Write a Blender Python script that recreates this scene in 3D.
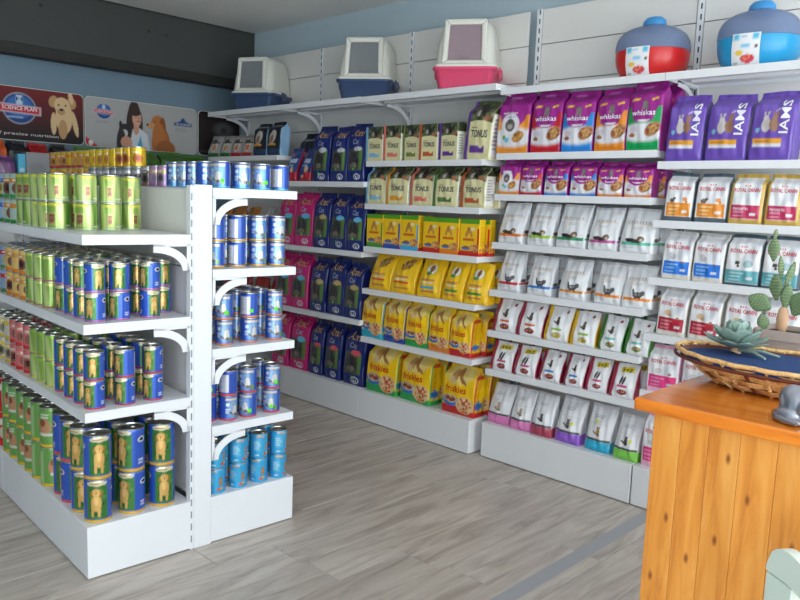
import bpy, bmesh, math, random
import numpy as np
from mathutils import Vector, Matrix

random.seed(7)
rng = np.random.default_rng(7)
scene = bpy.context.scene
COL = scene.collection
for o in list(bpy.data.objects):
    bpy.data.objects.remove(o)

# ---------------------------------------------------------------- camera
cam_data = bpy.data.cameras.new('camera')
cam = bpy.data.objects.new('camera', cam_data)
COL.objects.link(cam)
cam_data.sensor_fit = 'HORIZONTAL'
cam_data.sensor_width = 36.0
cam_data.lens = 33.926806
cam_data.clip_start = 0.05
cam.matrix_world = Matrix((((0.716720, -0.115349, 0.687755, 0.0000), (0.696396, 0.066515, -0.714569, 0.0000), (0.036679, 0.991096, 0.128001, 1.4000), (0, 0, 0, 1))))
scene.camera = cam

# ---------------------------------------------------------------- daylight
scene.view_settings.view_transform = 'Standard'
scene.view_settings.look = 'None'
scene.view_settings.gamma = 1.0
scene.view_settings.use_curve_mapping = False
scene.view_settings.exposure = 0.43

world = bpy.data.worlds.new('overcast_sky')
scene.world = world
world.use_nodes = True
wn = world.node_tree.nodes
bg = wn['Background']
bg.inputs['Color'].default_value = (0.97, 0.98, 1.0, 1)
bg.inputs['Strength'].default_value = 5.0

WIN_X = 2.3          # glazed shop front behind the camera, with an invented side window near it added as fill
portal = bpy.data.lights.new('window_portal', 'AREA')
portal.shape = 'RECTANGLE'
portal.size = 5.3
portal.size_y = 2.4
portal.cycles.is_portal = True
po = bpy.data.objects.new('window_portal', portal)
COL.objects.link(po)
po.location = (WIN_X + 0.06, 0.75, 1.35)
po.rotation_euler = (math.radians(90), 0, math.radians(90))
portal2 = bpy.data.lights.new('added_fill_portal', 'AREA')
portal2.shape = 'RECTANGLE'
portal2.size = 2.0
portal2.size_y = 2.3
portal2.cycles.is_portal = True
po2 = bpy.data.objects.new('added_fill_portal', portal2)
COL.objects.link(po2)
po2.location = (1.05, -2.26, 1.35)
po2.rotation_euler = (math.radians(90), 0, 0)

CEIL = 2.715
BACK_X = -5.50
RUN_WALL_Y = 3.70
SIDE_Y = -2.2

# ---------------------------------------------------------------- helpers
def lin(c):
    out = []
    for v in c[:3]:
        v = v / 255.0
        out.append(v / 12.92 if v <= 0.04045 else ((v + 0.055) / 1.055) ** 2.4)
    return tuple(out)

def tag(o, label=None, cat=None, group=None, kind=None):
    if label: o['label'] = label
    if cat: o['category'] = cat
    if group: o['group'] = group
    if kind: o['kind'] = kind
    return o

def link(o, parent=None):
    COL.objects.link(o)
    if parent is not None:
        o.parent = parent
    return o

def empty(name, loc=(0, 0, 0), rz=0.0):
    o = bpy.data.objects.new(name, None)
    o.location = loc
    o.rotation_euler = (0, 0, rz)
    o.empty_display_size = 0.05
    return link(o)

def mesh_obj(name, me, parent=None, mat=None, loc=None, rot=None):
    o = bpy.data.objects.new(name, me)
    if mat is not None and not me.materials:
        me.materials.append(mat)
    if loc is not None: o.location = loc
    if rot is not None: o.rotation_euler = rot
    return link(o, parent)

class MB:
    """collects simple solids into one mesh"""
    def __init__(self):
        self.v = []; self.f = []; self.m = []
        self.cur = 0
    def add(self, vs, fs):
        b = len(self.v)
        self.v += [tuple(p) for p in vs]
        for f in fs:
            self.f.append([i + b for i in f]); self.m.append(self.cur)
    def box(self, x0, x1, y0, y1, z0, z1):
        self.add([(x0, y0, z0), (x1, y0, z0), (x1, y1, z0), (x0, y1, z0),
                  (x0, y0, z1), (x1, y0, z1), (x1, y1, z1), (x0, y1, z1)],
                 [(0, 3, 2, 1), (4, 5, 6, 7), (0, 1, 5, 4), (1, 2, 6, 5), (2, 3, 7, 6), (3, 0, 4, 7)])
    def prism(self, pts, d0, d1, axis='x'):
        """extrude the outline pts (two coordinates) along an axis"""
        n = len(pts)
        def P(p, d):
            if axis == 'x': return (d, p[0], p[1])
            if axis == 'y': return (p[0], d, p[1])
            return (p[0], p[1], d)
        vs = [P(p, d0) for p in pts] + [P(p, d1) for p in pts]
        fs = [tuple(range(n)), tuple(range(2 * n - 1, n - 1, -1))]
        for i in range(n):
            j = (i + 1) % n
            fs.append((i, i + n, j + n, j))
        self.add(vs, fs)
    def strip(self, outer, inner, d0, d1, axis='x'):
        for i in range(len(outer) - 1):
            self.prism([outer[i], outer[i + 1], inner[i + 1], inner[i]], d0, d1, axis)
    def rings(self, rings, cap0=True, cap1=True, closed=True):
        n = len(rings[0]); vs = [p for r in rings for p in r]; fs = []
        for k in range(len(rings) - 1):
            for i in range(n if closed else n - 1):
                j = (i + 1) % n
                fs.append((k * n + i, k * n + j, (k + 1) * n + j, (k + 1) * n + i))
        if cap0: fs.append(tuple(range(n - 1, -1, -1)))
        if cap1: fs.append(tuple(range((len(rings) - 1) * n, len(rings) * n)))
        self.add(vs, fs)
    def tube(self, pts, r, n=8):
        pts = [Vector(p) for p in pts]; rings = []
        rs = r if isinstance(r, (list, tuple)) else [r] * len(pts)
        for i, p in enumerate(pts):
            t = (pts[min(i + 1, len(pts) - 1)] - pts[max(i - 1, 0)]).normalized()
            a = Vector((0, 0, 1)) if abs(t.z) < .9 else Vector((1, 0, 0))
            u = t.cross(a).normalized(); w = t.cross(u)
            rings.append([tuple(p + (u * math.cos(q) + w * math.sin(q)) * rs[i])
                          for q in [2 * math.pi * k / n for k in range(n)]])
        self.rings(rings)
    def mesh(self, name, mats, smooth=None):
        me = bpy.data.meshes.new(name)
        me.from_pydata(self.v, [], self.f)
        for m in (mats if isinstance(mats, (list, tuple)) else [mats]):
            me.materials.append(m)
        if max(self.m + [0]) > 0:
            me.polygons.foreach_set('material_index', self.m)
        bm = bmesh.new(); bm.from_mesh(me)
        bmesh.ops.recalc_face_normals(bm, faces=bm.faces)
        bm.to_mesh(me); bm.free()
        if smooth is not None:
            me.shade_smooth()
            me.set_sharp_from_angle(angle=math.radians(smooth))
        me.update()
        return me
    def obj(self, name, mats, parent=None, smooth=None, bevel=None, loc=None, rot=None):
        o = mesh_obj(name, self.mesh(name, mats, smooth), parent, None, loc, rot)
        if bevel:
            b = o.modifiers.new('bevel', 'BEVEL'); b.width = bevel; b.segments = 2
            b.limit_method = 'ANGLE'; b.angle_limit = math.radians(50)
        return o

def box(name, x0, x1, y0, y1, z0, z1, mat, parent=None, bevel=None):
    m = MB(); m.box(x0, x1, y0, y1, z0, z1)
    return m.obj(name, mat, parent, bevel=bevel)

# ---------------------------------------------------------------- materials
def new_mat(name):
    m = bpy.data.materials.new(name); m.use_nodes = True
    nt = m.node_tree; b = nt.nodes['Principled BSDF']
    return m, nt, b

def simple(name, col, rough=.5, metal=0.0, noise=0.04, scale=30, bump=0.0, coat=0.0, spec=0.5):
    m, nt, b = new_mat(name)
    c = lin(col)
    tc = nt.nodes.new('ShaderNodeTexCoord')
    n = nt.nodes.new('ShaderNodeTexNoise'); n.inputs['Scale'].default_value = scale
    n.inputs['Detail'].default_value = 4
    nt.links.new(tc.outputs['Object'], n.inputs['Vector'])
    mix = nt.nodes.new('ShaderNodeMix'); mix.data_type = 'RGBA'
    mix.inputs[6].default_value = (*[v * (1 - noise * 2) for v in c], 1)
    mix.inputs[7].default_value = (*[min(1, v * (1 + noise)) for v in c], 1)
    nt.links.new(n.outputs['Fac'], mix.inputs[0])
    nt.links.new(mix.outputs[2], b.inputs['Base Color'])
    b.inputs['Roughness'].default_value = rough
    b.inputs['Metallic'].default_value = metal
    b.inputs['Specular IOR Level'].default_value = spec
    b.inputs['Coat Weight'].default_value = coat
    if bump:
        bp = nt.nodes.new('ShaderNodeBump'); bp.inputs['Strength'].default_value = bump
        bp.inputs['Distance'].default_value = .01
        nt.links.new(n.outputs['Fac'], bp.inputs['Height'])
        nt.links.new(bp.outputs['Normal'], b.inputs['Normal'])
    return m

def printed(name, rough, metal=0.0, coat=0.0, bump=0.0, bscale=40):
    """flat print: colours come from the 'print' attribute painted by the designs below"""
    m, nt, b = new_mat(name)
    a = nt.nodes.new('ShaderNodeAttribute'); a.attribute_name = 'print'
    nt.links.new(a.outputs['Color'], b.inputs['Base Color'])
    b.inputs['Roughness'].default_value = rough
    b.inputs['Metallic'].default_value = metal
    b.inputs['Coat Weight'].default_value = coat
    b.inputs['Coat Roughness'].default_value = .15
    if bump:
        tc = nt.nodes.new('ShaderNodeTexCoord')
        n = nt.nodes.new('ShaderNodeTexNoise'); n.inputs['Scale'].default_value = bscale
        n.inputs['Detail'].default_value = 2
        nt.links.new(tc.outputs['Object'], n.inputs['Vector'])
        bp = nt.nodes.new('ShaderNodeBump'); bp.inputs['Strength'].default_value = bump
        bp.inputs['Distance'].default_value = .02
        nt.links.new(n.outputs['Fac'], bp.inputs['Height'])
        nt.links.new(bp.outputs['Normal'], b.inputs['Normal'])
    return m

def clear(name, col, alpha, rough=.15):
    """thin tinted translucent plastic"""
    m, nt, b = new_mat(name)
    b.inputs['Base Color'].default_value = (*lin(col), 1)
    b.inputs['Roughness'].default_value = rough
    tr = nt.nodes.new('ShaderNodeBsdfTransparent')
    tr.inputs['Color'].default_value = (*[min(1, .35 + .65 * v) for v in lin(col)], 1)
    mx = nt.nodes.new('ShaderNodeMixShader'); mx.inputs[0].default_value = alpha
    nt.links.new(tr.outputs[0], mx.inputs[1]); nt.links.new(b.outputs[0], mx.inputs[2])
    nt.links.new(mx.outputs[0], nt.nodes['Material Output'].inputs['Surface'])
    return m

def wood(name, dark, mid, light, stretch, rough, coat=0.0, vary=0.12, knots=0.0, grain_scale=9.0):
    """grain stretched along one object axis, each board shifted and toned on its own"""
    m, nt, b = new_mat(name)
    L = nt.links
    tc = nt.nodes.new('ShaderNodeTexCoord')
    oi = nt.nodes.new('ShaderNodeObjectInfo')
    mul = nt.nodes.new('ShaderNodeMath'); mul.operation = 'MULTIPLY'; mul.inputs[1].default_value = 37.0
    L.new(oi.outputs['Random'], mul.inputs[0])
    comb = nt.nodes.new('ShaderNodeCombineXYZ')
    for i in range(3): L.new(mul.outputs[0], comb.inputs[i])
    add = nt.nodes.new('ShaderNodeVectorMath'); add.operation = 'ADD'
    L.new(tc.outputs['Object'], add.inputs[0]); L.new(comb.outputs[0], add.inputs[1])
    mp = nt.nodes.new('ShaderNodeMapping'); mp.inputs['Scale'].default_value = stretch
    L.new(add.outputs[0], mp.inputs['Vector'])
    n1 = nt.nodes.new('ShaderNodeTexNoise'); n1.inputs['Scale'].default_value = grain_scale
    n1.inputs['Detail'].default_value = 6; n1.inputs['Roughness'].default_value = .6
    n1.inputs['Distortion'].default_value = .8
    L.new(mp.outputs[0], n1.inputs['Vector'])
    ramp = nt.nodes.new('ShaderNodeValToRGB')
    e = ramp.color_ramp.elements
    e[0].position = .30; e[0].color = (*lin(dark), 1)
    e[1].position = .72; e[1].color = (*lin(light), 1)
    k = e.new(.5); k.color = (*lin(mid), 1)
    L.new(n1.outputs['Fac'], ramp.inputs[0])
    hsv = nt.nodes.new('ShaderNodeHueSaturation')
    mr = nt.nodes.new('ShaderNodeMapRange')
    mr.inputs['To Min'].default_value = 1 - vary; mr.inputs['To Max'].default_value = 1 + vary
    L.new(oi.outputs['Random'], mr.inputs['Value']); L.new(mr.outputs[0], hsv.inputs['Value'])
    L.new(ramp.outputs[0], hsv.inputs['Color'])
    out = hsv.outputs[0]
    if knots:
        sx = nt.nodes.new('ShaderNodeSeparateXYZ'); L.new(add.outputs[0], sx.inputs[0])
        sy = nt.nodes.new('ShaderNodeMath'); sy.operation = 'ADD'; L.new(sx.outputs[0], sy.inputs[0]); L.new(sx.outputs[1], sy.inputs[1])
        cx2 = nt.nodes.new('ShaderNodeCombineXYZ'); L.new(sy.outputs[0], cx2.inputs[0]); L.new(sx.outputs[2], cx2.inputs[1])
        mp2 = nt.nodes.new('ShaderNodeMapping'); mp2.inputs['Scale'].default_value = (knots[0], knots[1], 1)
        L.new(cx2.outputs[0], mp2.inputs['Vector'])
        vo = nt.nodes.new('ShaderNodeTexVoronoi'); vo.voronoi_dimensions = '2D'; vo.inputs['Scale'].default_value = 1.0
        L.new(mp2.outputs[0], vo.inputs['Vector'])
        r2 = nt.nodes.new('ShaderNodeValToRGB')
        r2.color_ramp.elements[0].position = .02; r2.color_ramp.elements[0].color = (0, 0, 0, 1)
        r2.color_ramp.elements[1].position = .085; r2.color_ramp.elements[1].color = (1, 1, 1, 1)
        L.new(vo.outputs['Distance'], r2.inputs[0])
        mk = nt.nodes.new('ShaderNodeMix'); mk.data_type = 'RGBA'
        mk.inputs[6].default_value = (*[v * .55 for v in lin((176, 92, 30))], 1)
        L.new(r2.outputs[0], mk.inputs[0]); L.new(out, mk.inputs[7])
        out = mk.outputs[2]
    L.new(out, b.inputs['Base Color'])
    b.inputs['Roughness'].default_value = rough
    b.inputs['Coat Weight'].default_value = coat
    b.inputs['Coat Roughness'].default_value = .12
    bp = nt.nodes.new('ShaderNodeBump'); bp.inputs['Strength'].default_value = .08
    bp.inputs['Distance'].default_value = .004
    L.new(n1.outputs['Fac'], bp.inputs['Height']); L.new(bp.outputs['Normal'], b.inputs['Normal'])
    return m

M = {}
M['ceiling'] = simple('ceiling_paint', (240, 239, 236), .9, noise=.02, scale=6)
M['blue_wall'] = simple('blue_wall_paint', (186, 203, 213), .85, noise=.03, scale=5)
M['back_blue_shaded'] = simple('back_wall_shaded_paint', (118, 140, 156), .85, noise=.03, scale=5)  # a darker blue, with the shade under the bulkhead put into the colour
M['bulkhead'] = simple('grey_bulkhead_paint', (66, 68, 66), .7, noise=.06, scale=3)
M['track'] = simple('dark_track', (40, 38, 36), .6)
M['floor_base'] = simple('floor_underlay', (70, 64, 58), .8)
M['plank'] = wood('grey_oak_laminate', (158, 145, 135), (192, 180, 170), (212, 202, 192), (4.5, .55, 4.5), .38, vary=.07, grain_scale=4.5)
M['white_metal'] = simple('white_powder_coat', (236, 237, 240), .38, noise=.01, scale=12)
M['panel'] = simple('white_back_panel', (234, 231, 227), .45, noise=.015, scale=8)
M['slot'] = simple('dark_slot', (50, 52, 56), .8)
M['slot_pale'] = simple('pale_slot', (132, 136, 142), .8)
M['foot'] = simple('dark_foot', (45, 42, 42), .7)
M['bag'] = printed('printed_film', .34, coat=.3, bump=.14, bscale=26)
M['carton'] = printed('printed_carton', .5)
M['tin_print'] = printed('printed_tin', .24, metal=.4, coat=.5)
M['poster'] = printed('poster_print', .6)
M['tin'] = simple('tin_lid', (200, 198, 190), .28, metal=1.0, noise=.05)
M['pine'] = wood('varnished_pine', (190, 112, 36), (214, 138, 52), (226, 158, 76), (7, 7, .7), .32, coat=.35, vary=.04, knots=(13.0, 5.5), grain_scale=4)
M['pine_top'] = wood('varnished_pine_top', (196, 100, 16), (222, 122, 22), (230, 138, 36), (.8, 7, 7), .22, coat=.6, vary=.02, grain_scale=4)
M['navy'] = simple('navy_plastic', (62, 80, 116), .3, noise=.02)
M['pink'] = simple('pink_plastic', (226, 78, 116), .3, noise=.02)
M['cream'] = simple('off_white_plastic', (226, 224, 214), .4, noise=.01)
M['smoke'] = clear('smoky_flap', (176, 180, 184), .42)
M['rose_smoke'] = clear('rose_flap', (196, 174, 182), .50)
M['lid_blue'] = clear('translucent_lid', (150, 168, 204), .50)
M['knob_blue'] = simple('blue_knob', (64, 150, 212), .3, noise=.02)
M['red'] = simple('red_plastic', (214, 38, 38), .3, noise=.02)
M['sky'] = simple('sky_blue_plastic', (38, 160, 214), .3, noise=.02)
M['wicker'] = wood('wicker_cane', (176, 120, 62), (232, 186, 122), (244, 208, 152), (6, 6, 6), .5, vary=.15, grain_scale=14)
M['wicker_dark'] = simple('dark_cane', (104, 48, 30), .5, noise=.1)
M['blue_cloth'] = simple('blue_felt', (28, 62, 118), .95, noise=.1, scale=90)
M['succulent'] = simple('succulent_leaf', (140, 162, 152), .55, noise=.12, scale=18)
M['cactus'] = simple('cactus_pad', (102, 126, 86), .6, noise=.15, scale=40, bump=.3)
M['spine'] = simple('cactus_spine', (206, 206, 176), .6)
M['cactus_old'] = simple('cactus_old_trunk', (200, 158, 124), .7, noise=.1)
M['clay'] = simple('clay_pot', (176, 158, 148), .7, noise=.06)
M['soil'] = simple('soil', (70, 56, 46), .95, noise=.3, scale=120)
M['silver'] = simple('silver_glaze', (176, 178, 190), .3, metal=.9, noise=.08, scale=14)
M['chair'] = simple('pale_chair_paint', (214, 226, 216), .45, noise=.01)
M['tape'] = simple('grey_floor_tape', (168, 168, 172), .5, noise=.04)
M['green_sticker'] = simple('green_price_sticker', (96, 226, 50), .5, noise=.01)
M['yellow_sticker'] = simple('yellow_dot_sticker', (226, 226, 60), .5, noise=.01)
INK = {}
def ink(col):
    if col not in INK:
        INK[col] = simple('ink_%d' % len(INK), col, .4, noise=.0)
    return INK[col]

# ---------------------------------------------------------------- print painter
class Paint:
    """paints flat print over points with coordinates u (across) and v (up), each 0..1"""
    def __init__(self, u, v, base, aspect=1.0):
        self.u = np.asarray(u, float); self.v = np.asarray(v, float)
        self.a = aspect                      # height / width, keeps ellipses round
        self.c = np.tile(np.array(lin(base)), (len(self.u), 1))
        self.mask = np.ones(len(self.u))
    def put(self, w, col):
        w = (np.clip(w, 0, 1) * self.mask)[:, None]
        self.c = self.c * (1 - w) + np.array(lin(col)) * w
    def rect(self, u0, v0, u1, v1, col, s=.004):
        d = np.minimum(np.minimum(self.u - u0, u1 - self.u), np.minimum(self.v - v0, v1 - self.v) * self.a)
        self.put(.5 + d / (2 * s + 1e-9), col)
    def ell(self, cx, cy, rx, ry, col, rot=0, s=.10):
        x = self.u - cx; y = (self.v - cy) * self.a
        c, q = math.cos(rot), math.sin(rot)
        X = (x * c + y * q) / rx; Y = (-x * q + y * c) / ry
        self.put(.5 + (1 - np.sqrt(X * X + Y * Y)) / s, col)
    def poly(self, pts, col, s=.006):
        """convex outline"""
        p = [(a, b * self.a) for a, b in pts]
        ar = sum(p[i][0] * p[(i + 1) % len(p)][1] - p[(i + 1) % len(p)][0] * p[i][1] for i in range(len(p)))
        if ar < 0: p = p[::-1]
        d = np.full(len(self.u), 9.0); y = self.v * self.a
        for i in range(len(p)):
            (x0, y0), (x1, y1) = p[i], p[(i + 1) % len(p)]
            l = math.hypot(x1 - x0, y1 - y0) + 1e-9
            d = np.minimum(d, ((x1 - x0) * (y - y0) - (y1 - y0) * (self.u - x0)) / l)
        self.put(.5 + d / (2 * s), col)
    def speck(self, cx, cy, rx, ry, cols, n=26, r=.028, seed=1):
        g = np.random.default_rng(seed)
        for _ in range(n):
            q = g.uniform(0, 6.28); m = math.sqrt(g.uniform(0, 1)) * .88
            self.ell(cx + rx * m * math.cos(q), cy + ry * m * math.sin(q) / self.a, r, r * .8,
                     cols[int(g.integers(len(cols)))], g.uniform(0, 3), s=.5)
    def lines(self, u0, u1, v0, v1, n, col, seed=3, fill=.5):
        """unreadable small print"""
        g = np.random.default_rng(seed); h = (v1 - v0) / n
        for i in range(n):
            self.rect(u0, v0 + h * (i + .3), u0 + (u1 - u0) * g.uniform(.6, 1), v0 + h * (i + .3 + fill), col)
    def grad(self, v0, v1, col):
        self.put((self.v - v0) / (v1 - v0), col)
    def cat(self, cx, cy, s, col, dark=None, flip=1):
        d = dark or tuple(max(0, q - 40) for q in col)
        a = self.a
        self.ell(cx - flip * s * .55, cy - s * .55 / a, s * .62, s * .16, d, flip * -.5)
        self.ell(cx, cy - s * .35 / a, s * .42, s * .62, col)
        self.ell(cx + flip * s * .1, cy - s * .75 / a, s * .36, s * .25, d)
        for e in (-1, 1):
            self.poly([(cx + e * s * .34, cy + s * .72 / a), (cx + e * s * .05, cy + s * .55 / a), (cx + e * s * .32, cy + s * .3 / a)], d)
        self.ell(cx, cy + s * .32 / a, s * .33, s * .29, col)
    def dog(self, cx, cy, s, col, dark=None, flip=1):
        d = dark or tuple(max(0, q - 55) for q in col); a = self.a
        for e in (-.28, .22): self.ell(cx + e * s, cy - s * .95 / a, s * .13, s * .55, col)
        self.ell(cx, cy - s * .3 / a, s * .42, s * .68, col)
        self.ell(cx, cy - s * .1 / a, s * .2, s * .4, tuple(min(255, q + 25) for q in col))
        for e in (-1, 1): self.ell(cx + e * s * .34, cy + s * .5 / a, s * .13, s * .3, d, e * .3)
        self.ell(cx, cy + s * .58 / a, s * .33, s * .34, col)
        self.ell(cx, cy + s * .44 / a, s * .17, s * .15, tuple(min(255, q + 25) for q in col))
        self.ell(cx, cy + s * .50 / a, s * .07, s * .06, (30, 24, 22))

def set_print(me, cols):
    a = me.color_attributes.new('print', 'FLOAT_COLOR', 'POINT')
    arr = np.ones((len(cols), 4), np.float32); arr[:, :3] = cols
    a.data.foreach_set('color', arr.ravel())

# ---------------------------------------------------------------- lettering
_txt = {}
def glyphs(text, res=2):
    """flat letter mesh from the built-in font, scaled to a unit box"""
    if (text, res) not in _txt:
        cu = bpy.data.curves.new('lettering', 'FONT'); cu.body = text; cu.resolution_u = res; cu.offset = .014
        ob = bpy.data.objects.new('lettering', cu); COL.objects.link(ob)
        dg = bpy.context.evaluated_depsgraph_get(); dg.update()
        me = bpy.data.meshes.new_from_object(ob.evaluated_get(dg))
        v = np.array([p.co[:2] for p in me.vertices]); f = [list(p.vertices) for p in me.polygons]
        bpy.data.objects.remove(ob); bpy.data.curves.remove(cu); bpy.data.meshes.remove(me)
        lo, hi = v.min(0), v.max(0)
        _txt[(text, res)] = ((v - lo) / (hi - lo), f)
    return _txt[(text, res)]

def letter_mesh(surf, items, bold=0.0):
    """items: (text, u0, v0, u1, v1, turn, colour[, bend]) laid on surf(u, v) -> points; one mesh"""
    V = []; F = []; MI = []; mats = []
    for it in items:
        text, u0, v0, u1, v1, turn, col = it[:7]
        bend = it[7] if len(it) > 7 else 0.0
        p, f = glyphs(text)
        x, y = p[:, 0].copy(), p[:, 1].copy()
        if turn: x, y = 1 - y, x                    # reads upwards
        y = y + bend * (1 - (2 * x - 1) ** 2)
        b = len(V)
        V += [tuple(q) for q in surf(u0 + (u1 - u0) * x, v0 + (v1 - v0) * y)]
        m = ink(col)
        if m not in mats: mats.append(m)
        for q in f:
            F.append([i + b for i in q]); MI.append(mats.index(m))
    me = bpy.data.meshes.new('lettering')
    me.from_pydata(V, [], F)
    for m in mats: me.materials.append(m)
    me.polygons.foreach_set('material_index', MI)
    me.update()
    return me

# ---------------------------------------------------------------- bags
class BagShape:
    """film pouch, gusseted block bag or folding carton standing on z=0, front towards -y, front foot at y=0"""
    def __init__(self, w, h, d, style, seed):
        if style == 'brick': style = 'carton'
        self.w, self.h, self.d, self.style = w, h, d, style
        g = np.random.default_rng(seed)
        self.ph = g.uniform(0, 6.28, 8)
        self.lean = {'carton': 0.0, 'block': .02, 'pouch': .035}[style] * h / .22
        self.slump = g.uniform(-.02, .02) * w if style != 'carton' else 0
        self.am = {'carton': 0.0, 'block': .0013, 'pouch': .0018}[style]
    def depth(self, v):
        v = np.asarray(v, float)
        if self.style == 'carton': return self.d / 2 + v * 0
        if self.style == 'block':
            t = np.clip((v - .78) / .17, 0, 1); t = t * t * (3 - 2 * t)
            return self.d / 2 * (.92 + .08 * np.clip(v / .08, 0, 1)) * (1 - t) + .004 * t
        t = np.clip((v - .12) / .80, 0, 1); t = t ** 1.25
        return self.d / 2 * (.90 + .10 * np.clip(v / .06, 0, 1)) * (1 - t) + .003 * t
    def half(self, v):
        v = np.asarray(v, float)
        if self.style == 'carton': return self.w / 2 + v * 0
        if self.style == 'block': return self.w / 2 * (1 - .05 * np.clip((v - .75) / .25, 0, 1))
        return self.w / 2 * (.985 + 0 * v)
    def bulge(self, v):
        if self.style == 'carton': return np.asarray(v) * 0
        k = {'block': .10, 'pouch': .20}[self.style]
        return k * self.d * np.sin(np.pi * np.clip(np.asarray(v) / .92, 0, 1)) ** .8
    def wob(self, s, v):
        p = self.ph
        e = np.clip(v / .1, 0, 1)
        return self.am * e * (np.sin(7 * s + 9 * v + p[0]) + .8 * np.sin(3.5 * s - 15 * v + p[1]) + .7 * np.sin(12 * s + 4 * v + p[2]))
    def topz(self, s):
        if self.style == 'carton': return 0 * s
        return (.012 * np.sin(2.2 * s + self.ph[3]) - .012) * self.h * (1.0 if self.style == 'pouch' else .6)
    def front(self, u, v, off=0.0):
        u = np.asarray(u, float); v = np.asarray(v, float) + 0 * u
        s = 2 * u - 1
        hd = self.depth(v); r = np.minimum(.006, hd * .5) if self.style != 'carton' else .0006
        x = s * (self.half(v) - r) + self.slump * v ** 2
        y = -hd - self.bulge(v) * (1 - s * s) + self.wob(s, v) + self.lean * v ** 2 + self.d / 2 - off
        z = v * self.h + self.topz(s) * np.clip((v - .5) * 2, 0, 1)
        return np.stack([x, y, z], 1)
    def mesh(self, name, design, mat, nu=46, nv=60):
        vs = np.linspace(0, 1, nv + 1)
        if self.style == 'carton': nv = nv
        ns, nb = 5, 6
        P = []; face = []; U = []; VV = []
        for v in vs:
            fr = self.front(np.linspace(0, 1, nu + 1), v)
            P.append(fr); face += [0] * (nu + 1); U += list(np.linspace(0, 1, nu + 1)); VV += [v] * (nu + 1)
            hd = float(self.depth(v)); hw = float(self.half(v)); r = min(.006, hd * .5) if self.style != 'carton' else .0006
            cy = self.d / 2 + self.lean * v * v; cx = self.slump * v * v
            pin = 0 if self.style == 'carton' else (.10 if self.style == 'block' else .03) * self.d * math.sin(math.pi * min(1, v / .95))
            z0 = v * self.h + float(self.topz(np.array(1.0))) * max(0, (v - .5) * 2)
            z1 = v * self.h + float(self.topz(np.array(-1.0))) * max(0, (v - .5) * 2)
            q = np.linspace(0, 1, ns)
            ys = -hd + r + (2 * hd - 2 * r) * q
            P.append(np.stack([cx + hw - pin * np.sin(np.pi * q), cy + ys, z0 + 0 * q], 1)); face += [1] * ns; U += list(q); VV += [v] * ns
            t = np.linspace(1, -1, nb)
            P.append(np.stack([cx + t * (hw - r), cy + hd + .6 * float(self.bulge(v)) * (1 - t * t) * .6, z0 + (z1 - z0) * (1 - t) / 2], 1)); face += [2] * nb; U += list((t + 1) / 2); VV += [v] * nb
            P.append(np.stack([cx - hw + pin * np.sin(np.pi * q), cy + ys[::-1], z1 + 0 * q], 1)); face += [3] * ns; U += list(1 - q); VV += [v] * ns
        P = np.concatenate(P); n = nu + 1 + ns + nb + ns
        F = []
        for k in range(nv):
            for i in range(n):
                j = (i + 1) % n
                F.append((k * n + i, k * n + j, (k + 1) * n + j, (k + 1) * n + i))
        F.append(tuple(range(n - 1, -1, -1))); F.append(tuple(range(nv * n, (nv + 1) * n)))
        me = bpy.data.meshes.new(name)
        me.from_pydata(P.tolist(), [], F)
        me.materials.append(mat)
        me.shade_smooth(); me.set_sharp_from_angle(angle=math.radians(62))
        face = np.array(face); U = np.array(U); VV = np.array(VV)
        base, side, fn = design[:3]
        p = Paint(U, VV, base, self.h / self.w)
        p.mask = (face == 0).astype(float)
        if fn: fn(p)
        p.mask = (face != 0).astype(float); p.rect(-1, -1, 2, 2, side)
        if len(design) > 3 and design[3]:
            p.mask = (face == 1).astype(float); design[3](p)
        set_print(me, p.c)
        me.update()
        return me

def seal(p, col, v=.93):
    p.rect(-.1, v, 1.1, 1.1, col)
    d = tuple(max(0, q - 22) for q in col)
    for k in range(3): p.rect(-.1, v + .012 + k * .02, 1.1, v + .02 + k * .02, d)

# --- cream bags with a photo top and a coloured edge
def d_tonus(col, big=False):
    def fn(p):
        p.rect(0, .62, 1, 1.1, (70, 82, 52))
        p.speck(.55, .80, .55, .25, [(40, 50, 34), (96, 110, 70), (150, 138, 110), (60, 44, 36), (30, 34, 28)], 40, .09, 5)
        p.ell(.42, .84, .11, .17, (66, 58, 54)); p.ell(.43, .78, .07, .10, (176, 168, 158)); p.ell(.80, .70, .12, .07, (176, 104, 76))
        p.ell(.5, .58, .52, .14, (226, 218, 168)); p.rect(0, 0, 1, .60, (226, 218, 168))
        p.rect(.22, .115, .80, .235, col, .01); p.ell(.66, .235, .09, .07, (226, 218, 168))
        p.rect(-.1, -.1, .13, 1.1, col)
    def sd(p):
        p.rect(-.1, .05, 1.1, .75, (238, 236, 228)); p.lines(.2, .8, .15, .7, 8, (170, 166, 160))
        p.rect(-.1, .78, 1.1, 1.1, (58, 66, 44))
    return ((226, 218, 168), (224, 218, 180), fn, sd)
def l_tonus(s): return [('TONUS', .25, .37, .88, .50, 0, (44, 50, 78)), ('VITAL', .25, .525, .50, .55, 0, (44, 50, 78))]

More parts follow.
